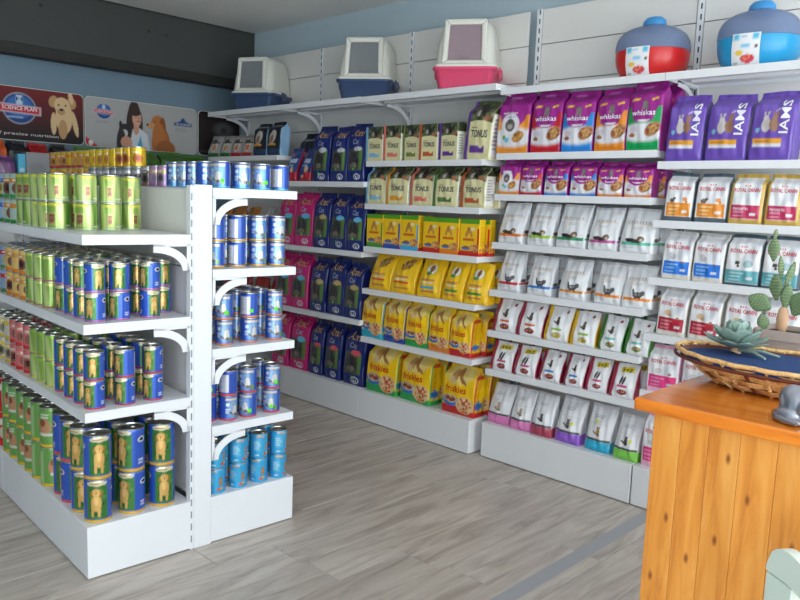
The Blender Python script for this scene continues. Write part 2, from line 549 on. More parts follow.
# --- small yellow cartons
def d_box(col):
    def fn(p):
        p.rect(-.1, -.1, 1.1, 1.1, (248, 200, 24))
        p.rect(-.1, .88, 1.1, 1.1, (86, 160, 34))
        p.ell(.46, .70, .10, .14, (186, 124, 56), .2); p.ell(.34, .60, .06, .15, (196, 134, 62), -.2); p.ell(.58, .60, .07, .15, (206, 150, 80), .4); p.ell(.66, .74, .13, .07, (240, 226, 170)); p.rect(.15, .41, .75, .48, (214, 100, 40), .02)
        p.rect(-.1, -.1, 1.1, .14, col, .02); p.ell(.86, .06, .4, .14, col); p.rect(.9, .1, 1.1, .75, col)
        p.ell(.32, .21, .24, .085, (60, 124, 196)); p.ell(.32, .235, .17, .05, (150, 84, 50))
        p.ell(.76, .22, .24, .17, (206, 150, 96)); p.speck(.76, .22, .24, .17, [(150, 80, 48), (190, 96, 60), (222, 170, 90)], 22, .05, 2)
    def sd(p):
        p.rect(-.1, -.1, 1.1, .09, (206, 40, 36)); p.speck(.5, .16, .45, .06, [(206, 90, 50), (240, 190, 90)], 12, .1, 4)
        p.lines(.25, .75, .25, .8, 9, (226, 160, 20))
    return ((248, 200, 24), (247, 202, 28), fn, sd)

# --- yellow pouches
def d_pouch(col, kit):
    def fn(p):
        p.rect(-.1, -.1, 1.1, 1.1, (248, 198, 22))
        if kit:
            p.ell(.48, .72, .22, .16, (226, 236, 232)); p.ell(.50, .74, .09, .12, (150, 96, 60)); p.ell(.42, .62, .14, .06, (96, 150, 90))
            p.rect(.12, .225, .80, .285, col)
        else:
            p.ell(.55, .78, .30, .14, (176, 130, 70), .5); p.speck(.55, .78, .26, .13, [(96, 66, 34), (206, 166, 100)], 16, .045, 6)
            p.rect(.10, .27, .80, .325, col)
        p.rect(.15, .42, .75, .47, (206, 140, 90)); p.rect(.18, .36, .7, .39, (236, 226, 200))
        p.rect(.18, .13, .8, .17, (206, 130, 80))
        seal(p, (246, 196, 26), .945)
    return ((248, 198, 22), (244, 190, 24), fn)

# --- yellow kibble bags with a swoosh
def d_fr(col):
    def fn(p):
        p.rect(-.1, -.1, 1.1, 1.1, (250, 202, 20))
        p.ell(.50, .82, .44, .22, (240, 214, 130), s=.5); p.ell(.36, .80, .11, .13, (206, 158, 96), .3); p.ell(.30, .70, .08, .09, (222, 190, 140))
        p.ell(.55, .80, .045, .20, (160, 104, 52), .45); p.ell(.66, .70, .035, .13, (176, 118, 64), .8); p.ell(.46, .86, .05, .09, (176, 122, 66))
        p.ell(1.05, .22, .30, .62, col); p.ell(.93, .28, .24, .58, (250, 202, 20))
        p.rect(-.1, -.1, 1.1, .12, col, .01); p.ell(.2, .10, .6, .10, col)
        p.ell(.27, .27, .27, .135, (52, 118, 196)); p.ell(.27, .30, .22, .085, (226, 214, 190)); p.ell(.27, .305, .19, .07, (150, 76, 50))
        p.speck(.27, .31, .17, .06, [(190, 70, 60), (120, 60, 40), (226, 190, 140)], 14, .035, 3)
        p.ell(.74, .22, .27, .21, (226, 190, 140)); p.speck(.74, .22, .25, .19, [(170, 66, 50), (206, 120, 80), (120, 50, 36), (240, 200, 150), (226, 90, 60)], 46, .034, 8)
        p.ell(.70, .08, .06, .04, (236, 120, 30))
    def sd(p):
        p.rect(-.1, -.1, 1.1, .10, col); p.lines(.25, .75, .3, .8, 9, (226, 150, 16)); p.ell(.5, .22, .3, .12, (52, 118, 196)); p.rect(.2, .78, .8, .86, (206, 70, 40))
        p.rect(-.2, -.1, .12, 1.1, col)
    return ((250, 202, 20), (248, 198, 20), fn, sd)
def l_fr(s): return [('friskies', .10, .46, .78, .60, 0, (206, 66, 30))]

# --- tall cat bags, dark blue and magenta
def d_catbag(bg, bub):
    def fn(p):
        p.rect(-.1, -.1, 1.1, 1.1, bg)
        p.rect(.08, .20, .90, .56, (96, 138, 58), .012); p.rect(.08, .20, .74, .56, (74, 76, 72), .04)
        p.ell(.40, .36, .30, .28, (48, 48, 48)); p.ell(.30, .46, .09, .12, (44, 44, 44)); p.ell(.48, .46, .09, .12, (44, 44, 44)); p.ell(.40, .28, .2, .1, (122, 112, 98))
        p.ell(.62, .56, .24, .10, bub)
        p.ell(.62, .09, .20, .115, (226, 228, 236)); p.ell(.62, .09, .155, .08, bg); p.ell(.62, .085, .09, .05, (226, 228, 236)); p.ell(.63, .092, .05, .03, bg)
        seal(p, tuple(int(q * .8) for q in bg), .955)
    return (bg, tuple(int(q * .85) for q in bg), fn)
def l_cat(s): return [('Ami', .13, .775, .85, .90, 0, (206, 166, 104)), ('Cat', .30, .63, .66, .725, 0, (166, 176, 206), .12)]

# --- purple kibble bags
def d_wh(col, kit=False):
    mg = (160, 30, 140)
    def fn(p):
        p.rect(-.1, -.1, 1.1, 1.1, col)
        p.ell(.5, .26, .75, .26, (226, 224, 230), s=.35)
        p.rect(-.1, .62, 1.1, 1.1, mg); p.ell(.48, .66, .44, .40, mg)
        if kit:
            p.ell(.42, .48, .30, .28, (236, 230, 236)); p.ell(.42, .46, .16, .17, (96, 90, 88)); p.ell(.42, .44, .09, .07, (176, 168, 160))
            p.ell(.70, .27, .20, .14, (196, 142, 76), .5); p.speck(.70, .27, .18, .13, [(150, 90, 40), (226, 186, 120)], 18, .035, 4)
            p.ell(.24, .26, .06, .06, (120, 190, 60)); p.ell(.33, .22, .07, .07, (110, 186, 226))
        else:
            p.cat(.52, .63, .26, (128, 122, 116), (92, 88, 86)); p.ell(.48, .47, .34, .13, mg)
            p.rect(.12, .50, .86, .59, mg, .03)
            p.ell(.80, .30, .26, .17, (176, 124, 74), .5); p.speck(.80, .30, .24, .15, [(126, 72, 36), (206, 160, 100), (160, 60, 50)], 24, .036, 7)
            p.ell(.17, .22, .09, .06, (160, 100, 60)); p.ell(.20, .30, .12, .09, (216, 200, 214))
            p.poly([(.08, .715), (.34, .735), (.34, .765), (.08, .745)], (240, 196, 30)); p.poly([(.70, .71), (.9, .73), (.9, .76), (.70, .74)], (240, 196, 30))
            p.ell(.5, .435, .20, .05, (228, 220, 228)); p.ell(.5, .465, .22, .055, mg)
        p.rect(-.1, .84, 1.1, 1.1, (150, 26, 130)); p.lines(.2, .8, .90, .95, 1, (196, 110, 184))
        p.rect(.1, .05, .9, .065, tuple(int(q * .8) for q in col))
    return (col, mg, fn)
def l_wh(s): return [('whiskas', .12, .50, .86, .58, 0, (240, 238, 244))]
def l_whk(s): return [('whiskas', .16, .64, .66, .685, 0, (240, 238, 244)), ('JUNIOR', .18, .575, .62, .605, 0, (120, 170, 220))]

# --- silver-grey bags with one coloured line
def d_silver(col, pic, lying):
    def fn(p):
        p.rect(-.1, -.1, 1.1, 1.1, (232, 233, 236))
        p.rect(.08, .635, .92, .65, (226, 176, 110)); p.rect(.30, .44, .31, .65, (226, 176, 110))
        p.lines(.36, .8, .52, .6, 2, (196, 196, 200))
        p.rect(.02, .18, .98, .24, col); p.lines(.1, .7, .10, .16, 2, (196, 198, 202))
        for k in range(8): p.rect(.12 + k * .095, .665, .165 + k * .095, .715, (168, 168, 176))
        if lying:
            p.ell(.42, .275, .27, .055, (70, 56, 50), -.1); p.ell(.66, .31, .11, .085, (120, 92, 72)); p.ell(.68, .29, .05, .04, (206, 190, 176)); p.ell(.30, .28, .12, .05, (40, 34, 32))
        else:
            p.ell(.55, .31, .17, .09, (70, 70, 74)); p.ell(.72, .36, .08, .075, (86, 86, 90)); p.ell(.40, .36, .04, .13, (70, 70, 74), .3)
            for q in (.48, .64): p.ell(q, .25, .03, .06, (70, 70, 74))
            p.speck(.55, .32, .13, .06, [(150, 150, 152)], 6, .03, 3)
        seal(p, (206, 207, 210), .94)
    def sd(p):
        p.rect(-.1, .19, 1.1, .235, col); p.ell(.5, .29, .35, .06, (90, 72, 60))
    return ((232, 233, 236), (224, 226, 230), fn, sd)

# --- small white bags with a coloured flank
def d_tri(edge, tint, food, promo):
    def fn(p):
        p.rect(-.1, -.1, 1.1, 1.1, (238, 238, 241))
        p.rect(-.1, -.1, .13, 1.1, edge); p.ell(.03, .5, .13, .62, edge)
        if promo:
            p.poly([(.32, .74), (.86, .78), (.82, .92), (.30, .88)], (240, 216, 60))
            for q in (.44, .56): p.ell(q, .52, .05, .16, (70, 66, 66), -.3)
        else:
            p.cat(.52, .62, .17, (92, 78, 70), (60, 50, 46)); p.ell(.78, .86, .055, .055, (150, 66, 60))
        p.rect(.32, .33, .74, .385, tint)
        p.ell(.55, .18, .20, .10, food); p.speck(.55, .18, .18, .09, [tuple(int(q * .7) for q in food), (206, 150, 120)], 12, .03, 5)
    return ((238, 238, 241), edge, fn)
def l_tri(s): return [('3+2', .37, .775, .78, .875, 0, (86, 60, 30))]

# --- white bags with a coloured foot
def d_wb(col, catc):
    def fn(p):
        p.rect(-.1, -.1, 1.1, 1.1, (234, 234, 238))
        p.lines(.2, .8, .72, .80, 2, (190, 190, 196)); p.rect(.1, .60, .9, .608, (200, 200, 206))
        p.cat(.5, .47, .20, catc)
        p.rect(-.1, .235, 1.1, .285, (70, 66, 72)); p.rect(-.1, -.1, 1.1, .235, col); p.lines(.15, .8, .10, .18, 2, tuple(min(255, int(q * 1.12)) for q in col))
        seal(p, (214, 214, 220), .94)
    def sd(p):
        p.rect(-.1, -.1, 1.1, .235, col)
    return ((234, 234, 238), (216, 216, 222), fn, sd)

# --- violet bags
def d_violet():
    def fn(p):
        p.rect(-.1, -.1, 1.1, 1.1, (110, 78, 178))
        p.ell(.35, .75, .4, .25, (122, 92, 190), s=.9)
        p.ell(.36, .50, .12, .17, (206, 198, 196)); p.ell(.34, .60, .075, .075, (216, 208, 204)); p.ell(.56, .50, .11, .16, (150, 110, 84), .2); p.ell(.58, .62, .07, .07, (160, 118, 92))
        for q, cc in ((.29, (206, 190, 186)), (.39, (206, 190, 186)), (.53, (150, 108, 84)), (.63, (150, 108, 84))): p.ell(q, .67, .028, .05, cc)
        p.rect(.06, .235, .80, .315, (236, 166, 40)); p.rect(.06, .185, .80, .235, (226, 222, 230)); p.lines(.12, .70, .25, .30, 2, (206, 130, 30))
        p.ell(.15, .43, .06, .06, (120, 190, 216)); p.ell(.62, .72, .08, .025, (190, 176, 226), .5)
        seal(p, (104, 72, 172), .955)
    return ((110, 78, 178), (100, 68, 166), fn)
def l_violet(s): return [('IAMS', .70, .38, .92, .86, 1, (240, 238, 246))]

# --- white bags with red lettering and a coloured panel
def d_rc(col, bg, top, picc, panel=(.03, .10, .97, .37), edge=None):
    def fn(p):
        p.rect(-.1, -.1, 1.1, 1.1, (240, 240, 243))
        p.ell(.62, .55, .10, .4, (212, 214, 220), -.3, s=.9); p.ell(.85, .7, .10, .4, (206, 208, 216), -.3, s=.9)
        if edge:
            p.rect(-.1, -.1, .06, 1.1, edge); p.rect(.94, -.1, 1.1, 1.1, edge); p.rect(-.1, .93, 1.1, 1.1, edge); p.rect(-.1, -.1, 1.1, .05, edge)
        p.rect(panel[0], panel[1], panel[2], panel[3], col)
        lt = tuple(int(q + (255 - q) * .45) for q in col); p.lines(.12, .62, panel[1] + .02, panel[3] - .03, 3, lt)
        p.rect(.66, panel[1] + .07, .86, panel[1] + .12, (226, 226, 232), .01)
        p.rect(-.1, -.1, 1.1, panel[1] - .01, bg)
        for q in range(3): p.ell(.43 + q * .07, .755, .022, .03, (206, 46, 62))
        for dx, dy, r, cc in picc: p.ell(dx, dy, r, r * .75, cc)
        seal(p, top, .93)
    return ((240, 240, 243), bg if edge is None else edge, fn)
def l_rc(s): return [('ROYAL CANIN', .08, .635, .92, .715, 0, (206, 46, 62))]
def l_rc_gold(s): return l_rc(s) + [('Persian 30', .12, .27, .62, .325, 0, (236, 220, 226))]

# --- far bags
def d_far(base, foot, blob):
    def fn(p):
        p.rect(-.1, -.1, 1.1, 1.1, base); p.ell(.55, .52, .28, .34, (210, 206, 200)); p.ell(.60, .42, .14, .16, blob)
        p.rect(-.1, -.1, 1.1, .17, foot); p.rect(.1, .62, .9, .70, (70, 66, 66)); p.ell(.4, .72, .3, .12, (76, 72, 70))
        seal(p, tuple(int(q * .9) for q in base), .93)
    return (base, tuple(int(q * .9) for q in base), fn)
def d_farblack():
    def fn(p):
        p.rect(-.1, -.1, 1.1, 1.1, (26, 30, 40)); p.ell(.45, .55, .26, .34, (196, 188, 180), -.5); p.ell(.40, .50, .14, .2, (150, 110, 90), -.5)
        p.rect(.0, .30, .7, .36, (226, 160, 50)); p.rect(-.1, -.1, 1.1, .2, (40, 66, 100)); p.rect(.1, .86, .9, .89, (190, 196, 206))
    return ((26, 30, 40), (150, 190, 226), fn)
def d_redblue():
    def fn(p):
        p.rect(-.1, -.1, 1.1, 1.1, (30, 62, 130)); p.ell(.2, .80, .12, .10, (236, 96, 50)); p.rect(.25, .55, .85, .68, (196, 210, 232), .03); p.rect(.2, .44, .7, .50, (120, 176, 226))
        p.poly([(-.1, -.1), (1.1, -.1), (1.1, .5), (.6, .28), (-.1, .30)], (190, 34, 52)); p.ell(.66, .36, .15, .17, (206, 170, 140)); p.ell(.4, .15, .1, .06, (236, 210, 180))
        seal(p, (24, 50, 110), .94)
    return ((30, 62, 130), (160, 30, 56), fn)
def d_blackdog():
    def fn(p):
        p.rect(-.1, -.1, 1.1, 1.1, (22, 26, 36)); p.ell(.45, .5, .26, .22, (206, 196, 184)); p.ell(.4, .46, .12, .1, (150, 116, 96)); p.ell(.8, .5, .14, .3, (70, 130, 180), -.4)
        p.rect(.1, .84, .9, .87, (176, 180, 190))
    return ((22, 26, 36), (40, 60, 90), fn)
def d_plain(c, c2):
    def fn(p):
        p.rect(-.1, -.1, 1.1, 1.1, c); p.ell(.5, .5, .34, .3, c2, s=.5); p.rect(-.1, -.1, 1.1, .15, tuple(int(q * .7) for q in c))
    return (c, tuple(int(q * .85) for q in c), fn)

GREYCAT = [(.25, .42, .10, (110, 100, 92)), (.34, .46, .06, (96, 88, 84)), (.74, .45, .09, (226, 140, 60)), (.80, .40, .05, (206, 120, 50))]
BIGCAT = [(.36, .47, .13, (196, 198, 206)), (.30, .52, .09, (206, 208, 214)), (.74, .36, .05, (150, 96, 80))]
DARKCAT = [(.34, .44, .08, (90, 74, 66)), (.38, .38, .05, (70, 58, 52)), (.68, .43, .15, (150, 178, 184))]
TANCAT = [(.36, .48, .13, (222, 190, 150)), (.44, .44, .08, (206, 170, 126)), (.74, .38, .06, (170, 126, 100))]
PALECAT = [(.36, .47, .12, (214, 206, 208)), (.75, .42, .06, (150, 120, 110))]
BLUE, MAG = (20, 38, 116), (206, 28, 120)

# key: (design, lettering, style, depth, words that single the kind out)
DES = {
    'tonus_lightblue': (d_tonus((126, 186, 222)), l_tonus, 'block', .075, 'cream cat food bag with light blue edge'),
    'tonus_salmon': (d_tonus((228, 120, 104)), l_tonus, 'block', .075, 'cream cat food bag with salmon edge'),
    'tonus_olive': (d_tonus((118, 134, 66)), l_tonus, 'block', .075, 'cream cat food bag with olive edge'),
    'tonus_green': (d_tonus((84, 124, 64)), l_tonus, 'block', .08, 'cream cat food bag with green edge'),
    'tonus_brown': (d_tonus((190, 88, 40)), l_tonus, 'block', .08, 'cream cat food bag with rust brown edge'),
    'tonus_orange': (d_tonus((232, 160, 46)), l_tonus, 'block', .08, 'cream cat food bag with orange edge'),
    'tonus_purple': (d_tonus((104, 58, 150)), l_tonus, 'block', .075, 'cream cat food bag with purple edge'),
    'tonus_purple_big': (d_tonus((104, 58, 150)), l_tonus, 'block', .10, 'tall cream cat food bag with purple edge'),
    'box_green': (d_box((70, 150, 60)), None, 'carton', .055, 'small yellow carton with green foot'),
    'box_blue': (d_box((40, 80, 170)), None, 'carton', .055, 'small yellow carton with dark blue foot'),
    'box_cyan': (d_box((70, 170, 220)), None, 'carton', .055, 'small yellow carton with light blue foot'),
    'box_red': (d_box((206, 44, 36)), None, 'carton', .055, 'small yellow carton with red foot'),
    'box_orange': (d_box((236, 130, 36)), None, 'carton', .055, 'small yellow carton with orange foot'),
    'pouch_redline': (d_pouch((226, 84, 50), False), None, 'pouch', .09, 'yellow pouch with orange red line'),
    'pouch_cyan': (d_pouch((60, 166, 206), True), None, 'pouch', .09, 'yellow pouch with light blue line'),
    'pouch_green': (d_pouch((60, 140, 70), True), None, 'pouch', .09, 'yellow pouch with green line'),
    'fr_cyan': (d_fr((40, 176, 206)), l_fr, 'block', .09, 'yellow kibble bag with cyan swoosh'),
    'fr_blue': (d_fr((30, 74, 166)), l_fr, 'block', .09, 'yellow kibble bag with dark blue swoosh'),
    'fr_green': (d_fr((44, 160, 80)), l_fr, 'block', .10, 'yellow kibble bag with green swoosh'),
    'fr_orange': (d_fr((222, 130, 50)), l_fr, 'block', .09, 'yellow kibble bag with orange swoosh'),
    'fr_red': (d_fr((196, 36, 40)), l_fr, 'block', .10, 'yellow kibble bag with red swoosh'),
    'redblue': (d_redblue(), None, 'pouch', .08, 'blue and red cat food pouch'),
    'catblue_grey': (d_catbag(BLUE, (206, 208, 212)), l_cat, 'block', .09, 'tall dark blue cat bag with grey bubble'),
    'catblue_tan': (d_catbag(BLUE, (206, 178, 110)), l_cat, 'block', .09, 'tall dark blue cat bag with tan bubble'),
    'catblue_cyan': (d_catbag(BLUE, (110, 196, 236)), l_cat, 'block', .09, 'tall dark blue cat bag with light blue bubble'),
    'catblue_red': (d_catbag(BLUE, (226, 90, 100)), l_cat, 'block', .09, 'tall dark blue cat bag with red bubble'),
    'catpink': (d_catbag(MAG, (100, 190, 230)), l_cat, 'block', .09, 'tall magenta cat bag'),
    'farwhite_green': (d_far((176, 172, 166), (34, 110, 50), (206, 150, 90)), None, 'pouch', .07, 'small white bag with green foot'),
    'farwhite_red': (d_far((176, 168, 164), (176, 30, 46), (226, 110, 60)), None, 'pouch', .07, 'small white bag with red foot'),
    'farblack': (d_farblack(), None, 'block', .09, 'black dog food bag with light blue flank'),
    'wh_kitten': (d_wh((240, 150, 40), True), l_whk, 'block', .09, 'purple kibble bag with kitten face'),
    'wh_red': (d_wh((206, 30, 46)), l_wh, 'block', .09, 'purple kibble bag with red foot'),
    'wh_blue': (d_wh((40, 140, 222)), l_wh, 'block', .09, 'purple kibble bag with blue foot'),
    'wh_orange': (d_wh((236, 140, 30)), l_wh, 'block', .09, 'purple kibble bag with orange foot'),
    'wh_green': (d_wh((0, 160, 84)), l_wh, 'block', .09, 'purple kibble bag with green foot'),
    'silver_orange': (d_silver((226, 120, 50), 0, True), None, 'pouch', .08, 'silver bag with orange line, lying cat'),
    'silver_lime': (d_silver((160, 200, 70), 0, True), None, 'pouch', .08, 'silver bag with lime line, lying cat'),
    'silver_green': (d_silver((50, 150, 100), 0, True), None, 'pouch', .08, 'silver bag with green line, lying cat'),
    'silver_purple': (d_silver((186, 80, 150), 0, True), None, 'pouch', .08, 'silver bag with purple line, lying cat'),
    'silver_teal': (d_silver((90, 190, 160), 0, True), None, 'pouch', .08, 'silver bag with teal line, lying cat'),
    'silver_red': (d_silver((206, 40, 60), 0, False), None, 'pouch', .08, 'silver bag with red line'),
    'silver_blue': (d_silver((60, 130, 206), 0, False), None, 'pouch', .08, 'silver bag with blue line, tabby'),
    'silver_amber': (d_silver((226, 150, 70), 0, False), None, 'pouch', .08, 'silver bag with amber line, tabby'),
    'silver_orange2': (d_silver((240, 140, 40), 0, False), None, 'pouch', .08, 'silver bag with orange line, tabby'),
    'tri_red': (d_tri((160, 36, 66), (226, 96, 50), (150, 50, 50), False), None, 'pouch', .075, 'small white bag with crimson flank'),
    'tri_yellow': (d_tri((226, 176, 20), (150, 190, 60), (206, 190, 90), False), None, 'pouch', .075, 'small white bag with yellow flank'),
    'tri_green': (d_tri((50, 120, 40), (110, 190, 180), (140, 150, 80), False), None, 'pouch', .075, 'small white bag with green flank'),
    'tri_red32': (d_tri((170, 30, 70), (206, 60, 130), (150, 46, 60), True), l_tri, 'pouch', .07, 'small crimson-flanked white bag with yellow patch'),
    'tri_redblue': (d_tri((150, 34, 62), (50, 130, 206), (150, 50, 54), False), None, 'pouch', .07, 'small crimson-flanked white bag with blue stripe'),
    'wb_pink': (d_wb((226, 130, 190), (170, 146, 120)), None, 'pouch', .09, 'white bag with pink foot'),
    'wb_maroon': (d_wb((176, 66, 90), (90, 80, 76)), None, 'pouch', .09, 'white bag with maroon foot'),
    'wb_purple': (d_wb((150, 96, 206), (110, 108, 112)), None, 'pouch', .09, 'white bag with lilac foot'),
    'wb_cyan': (d_wb((40, 180, 216), (176, 140, 100)), None, 'pouch', .09, 'white bag with cyan foot'),
    'wb_green': (d_wb((130, 206, 80), (80, 76, 74)), None, 'pouch', .09, 'white bag with green foot'),
    'iams': (d_violet(), l_violet, 'block', .10, 'violet cat food bag with upright white lettering'),
    'rc_grey': (d_rc((236, 146, 40), (84, 100, 112), (84, 100, 112), GREYCAT), l_rc, 'block', .08, 'white bag with slate top and orange panel'),
    'rc_gold': (d_rc((196, 50, 96), (206, 170, 80), (206, 170, 80), [], edge=(206, 170, 80)), l_rc_gold, 'block', .08, 'white bag with gold edge and raspberry panel'),
    'rc_blue': (d_rc((36, 120, 222), (222, 216, 206), (214, 212, 210), BIGCAT), l_rc, 'block', .08, 'white bag with bright blue panel'),
    'rc_teal': (d_rc((96, 168, 178), (60, 84, 96), (76, 94, 104), DARKCAT, (-.1, .06, 1.1, .30)), l_rc, 'block', .08, 'white bag with slate top and teal panel'),
    'rc_red': (d_rc((180, 26, 50), (222, 216, 206), (214, 212, 208), TANCAT), l_rc, 'block', .08, 'white bag with dark red panel'),
    'rc_pink': (d_rc((226, 50, 130), (236, 176, 206), (236, 170, 200), PALECAT), l_rc, 'block', .08, 'white bag with hot pink panel'),
    'blackdog': (d_blackdog(), None, 'block', .10, 'black dog food bag'),
    'plain_orange': (d_plain((190, 120, 50), (120, 86, 56)), None, 'pouch', .10, 'orange brown pouch'),
    'plain_white': (d_plain((176, 172, 172), (190, 60, 70)), None, 'pouch', .10, 'white and red pouch'),
    'plain_red': (d_plain((170, 40, 30), (120, 50, 36)), None, 'pouch', .10, 'dark red pouch'),
    'plain_grass': (d_plain((66, 110, 40), (36, 60, 26)), None, 'block', .12, 'green hay bag'),
}

# ---------------------------------------------------------------- room shell
def struct(o):
    o['kind'] = 'structure'; return o

fl = struct(box('floor', BACK_X, WIN_X, SIDE_Y, RUN_WALL_Y, -.05, -.006, M['floor_base']))
def lay_planks():
    W, L, gap = .196, 1.285, .0012
    x = BACK_X; r = random.Random(11)
    while x < WIN_X - .01:
        y = SIDE_Y - r.uniform(.1, 1.2); w = min(W, WIN_X - x)
        while y < RUN_WALL_Y - .02:
            y0, y1 = max(y, SIDE_Y), min(y + L, RUN_WALL_Y)
            if y1 - y0 > .03:
                m = MB(); hx, hy = w / 2 - gap, (y1 - y0) / 2 - gap; e = .0014
                m.rings([[(-hx, -hy, -.006), (hx, -hy, -.006), (hx, hy, -.006), (-hx, hy, -.006)],
                         [(-hx, -hy, -e), (hx, -hy, -e), (hx, hy, -e), (-hx, hy, -e)],
                         [(-hx + e, -hy + e, 0), (hx - e, -hy + e, 0), (hx - e, hy - e, 0), (-hx + e, hy - e, 0)]], cap0=False)
                m.obj('plank', M['plank'], fl, loc=(x + w / 2, (y0 + y1) / 2, 0))
            y += L
        x += W
lay_planks()
tp = box('floor_tape', -1.505, -1.440, .4, 3.24, .0002, .0012, M['tape'])
tag(tp, 'long grey tape strip stuck on the laminate beside the wooden counter', 'tape')

struct(box('ceiling', BACK_X, WIN_X, SIDE_Y, RUN_WALL_Y, CEIL, CEIL + .08, M['ceiling']))
struct(box('wall_back', BACK_X - .1, BACK_X, SIDE_Y, RUN_WALL_Y, -.05, CEIL + .08, M['back_blue_shaded']))
struct(box('wall_right', BACK_X - .1, WIN_X + .1, RUN_WALL_Y, RUN_WALL_Y + .1, -.05, CEIL + .08, M['blue_wall']))
def glazed_wall(wname, win, frame_at, a0, a1, w0, w1, z0, z1, posts, axis, pos, sgn):
    """wall with one wide glazed opening; the wall plane is at `pos`, thickness outwards"""
    def bx(m, b0, b1, d0, d1, c0, c1):
        lo, hi = sorted((pos + sgn * d0, pos + sgn * d1))
        m.box(*((lo, hi, b0, b1) if axis == 'x' else (b0, b1, lo, hi)), c0, c1)
    m = MB()
    for b in ((a0, w0, -.05, CEIL + .08), (w1, a1, -.05, CEIL + .08), (w0, w1, -.05, z0), (w0, w1, z1, CEIL + .08)):
        if b[1] - b[0] > .001: bx(m, b[0], b[1], 0, .1, b[2], b[3])
    struct(m.obj(wname, M['blue_wall']))
    m = MB()
    for c in posts: bx(m, c - .03, c + .03, .02, .08, z0, z1)
    bx(m, w0, w1, .02, .08, z0, z0 + .06); bx(m, w0, w1, .02, .08, z1 - .06, z1)
    w = struct(m.obj(win, M['white_metal']))
    for c, d in zip(posts[:-1], posts[1:]):
        m = MB(); bx(m, c + .03, d - .03, .045, .053, z0 + .06, z1 - .06); m.obj('pane', M['glass'], w)
M['glass'] = clear('window_glass', (240, 248, 250), .05, .02)
glazed_wall('wall_front', 'window_1', None, SIDE_Y, RUN_WALL_Y, -1.9, 3.4, .15, 2.55, [-1.87, -.14, 1.6, 3.37], 'x', WIN_X, 1)
glazed_wall('wall_left', 'window_added_fill', None, BACK_X - .1, WIN_X + .1, .0, 2.1, .10, 2.55, [.03, 1.05, 2.07], 'y', SIDE_Y, -1)  # side window added to fill light on the wall shelving and floor

# dropped bulkhead over the back wall, its dark track underneath, screw heads on its face
bk = struct(box('trim_1', BACK_X, -5.31, SIDE_Y, RUN_WALL_Y, 2.335, CEIL, M['bulkhead']))
m = MB(); m.box(BACK_X, -5.306, SIDE_Y, RUN_WALL_Y, 2.275, 2.333); m.box(-5.34, -5.300, SIDE_Y, RUN_WALL_Y, 2.262, 2.276)
struct(m.obj('trim_2', M['track'], bevel=.004))
struct(box('trim_3', -5.312, -5.304, SIDE_Y, RUN_WALL_Y, 2.333, 2.3385, M['bulkhead']))
struct(box('trim_4', -5.316, -5.302, SIDE_Y, RUN_WALL_Y, 2.706, CEIL, M['track']))
for y, z in ((1.86, 2.66), (2.02, 2.60), (2.78, 2.57), (2.92, 2.565), (1.70, 2.64)):
    m = MB(); m.tube([(0, 0, 0), (.004, 0, 0)], [.012, .009], 10)
    m.obj('screw_head', M['track'], bk, loc=(-5.31, y, z))

# ---------------------------------------------------------------- wall shelving
def shelf_mesh(x0, x1, yf, yb, z, lip=.034):
    m = MB()
    m.box(x0 + .004, x1 - .004, yf + .010, yb - .004, z - .012, z)
    m.box(x0, x1, yf - .001, yf + .010, z - lip, z + .0004)
    m.box(x0, x0 + .004, yf + .010, yb, z - lip * .92, z + .0004); m.box(x1 - .004, x1, yf + .010, yb, z - lip * .92, z + .0004)
    m.box(x0 + .004, x1 - .004, yb - .004, yb, z - lip * .8, z)
    m.box(x0 + .05, x1 - .05, yf + .16, yf + .19, z - .026, z - .011)
    return m

def arc_bracket(m, d0, d1, back, front, top, drop, axis='x', th=.016):
    """quarter-arc gusset: from the post at `back` curving up to the shelf at `front`"""
    n = 12; out = []; inn = []
    for k in range(n + 1):
        q = math.pi / 2 * k / n
        out.append((front + (back - front) * math.cos(q), top - drop + drop * math.sin(q)))
        s = 1 if back < front else -1
        inn.append((front + (back - front) * math.cos(q) * (1 - th / abs(back - front)) , top - drop + drop * math.sin(q) * (1 - th / drop)))
    m.strip(out, inn, d0, d1, axis)
    s = 1 if front > back else -1
    m.prism([(back, top - drop), (back + s * .012, top - drop), (back + s * .012, top), (back, top)], d0, d1, axis)
    m.prism([(back, top), (front, top), (front, top - .008), (back, top - .008)], d0, d1, axis)

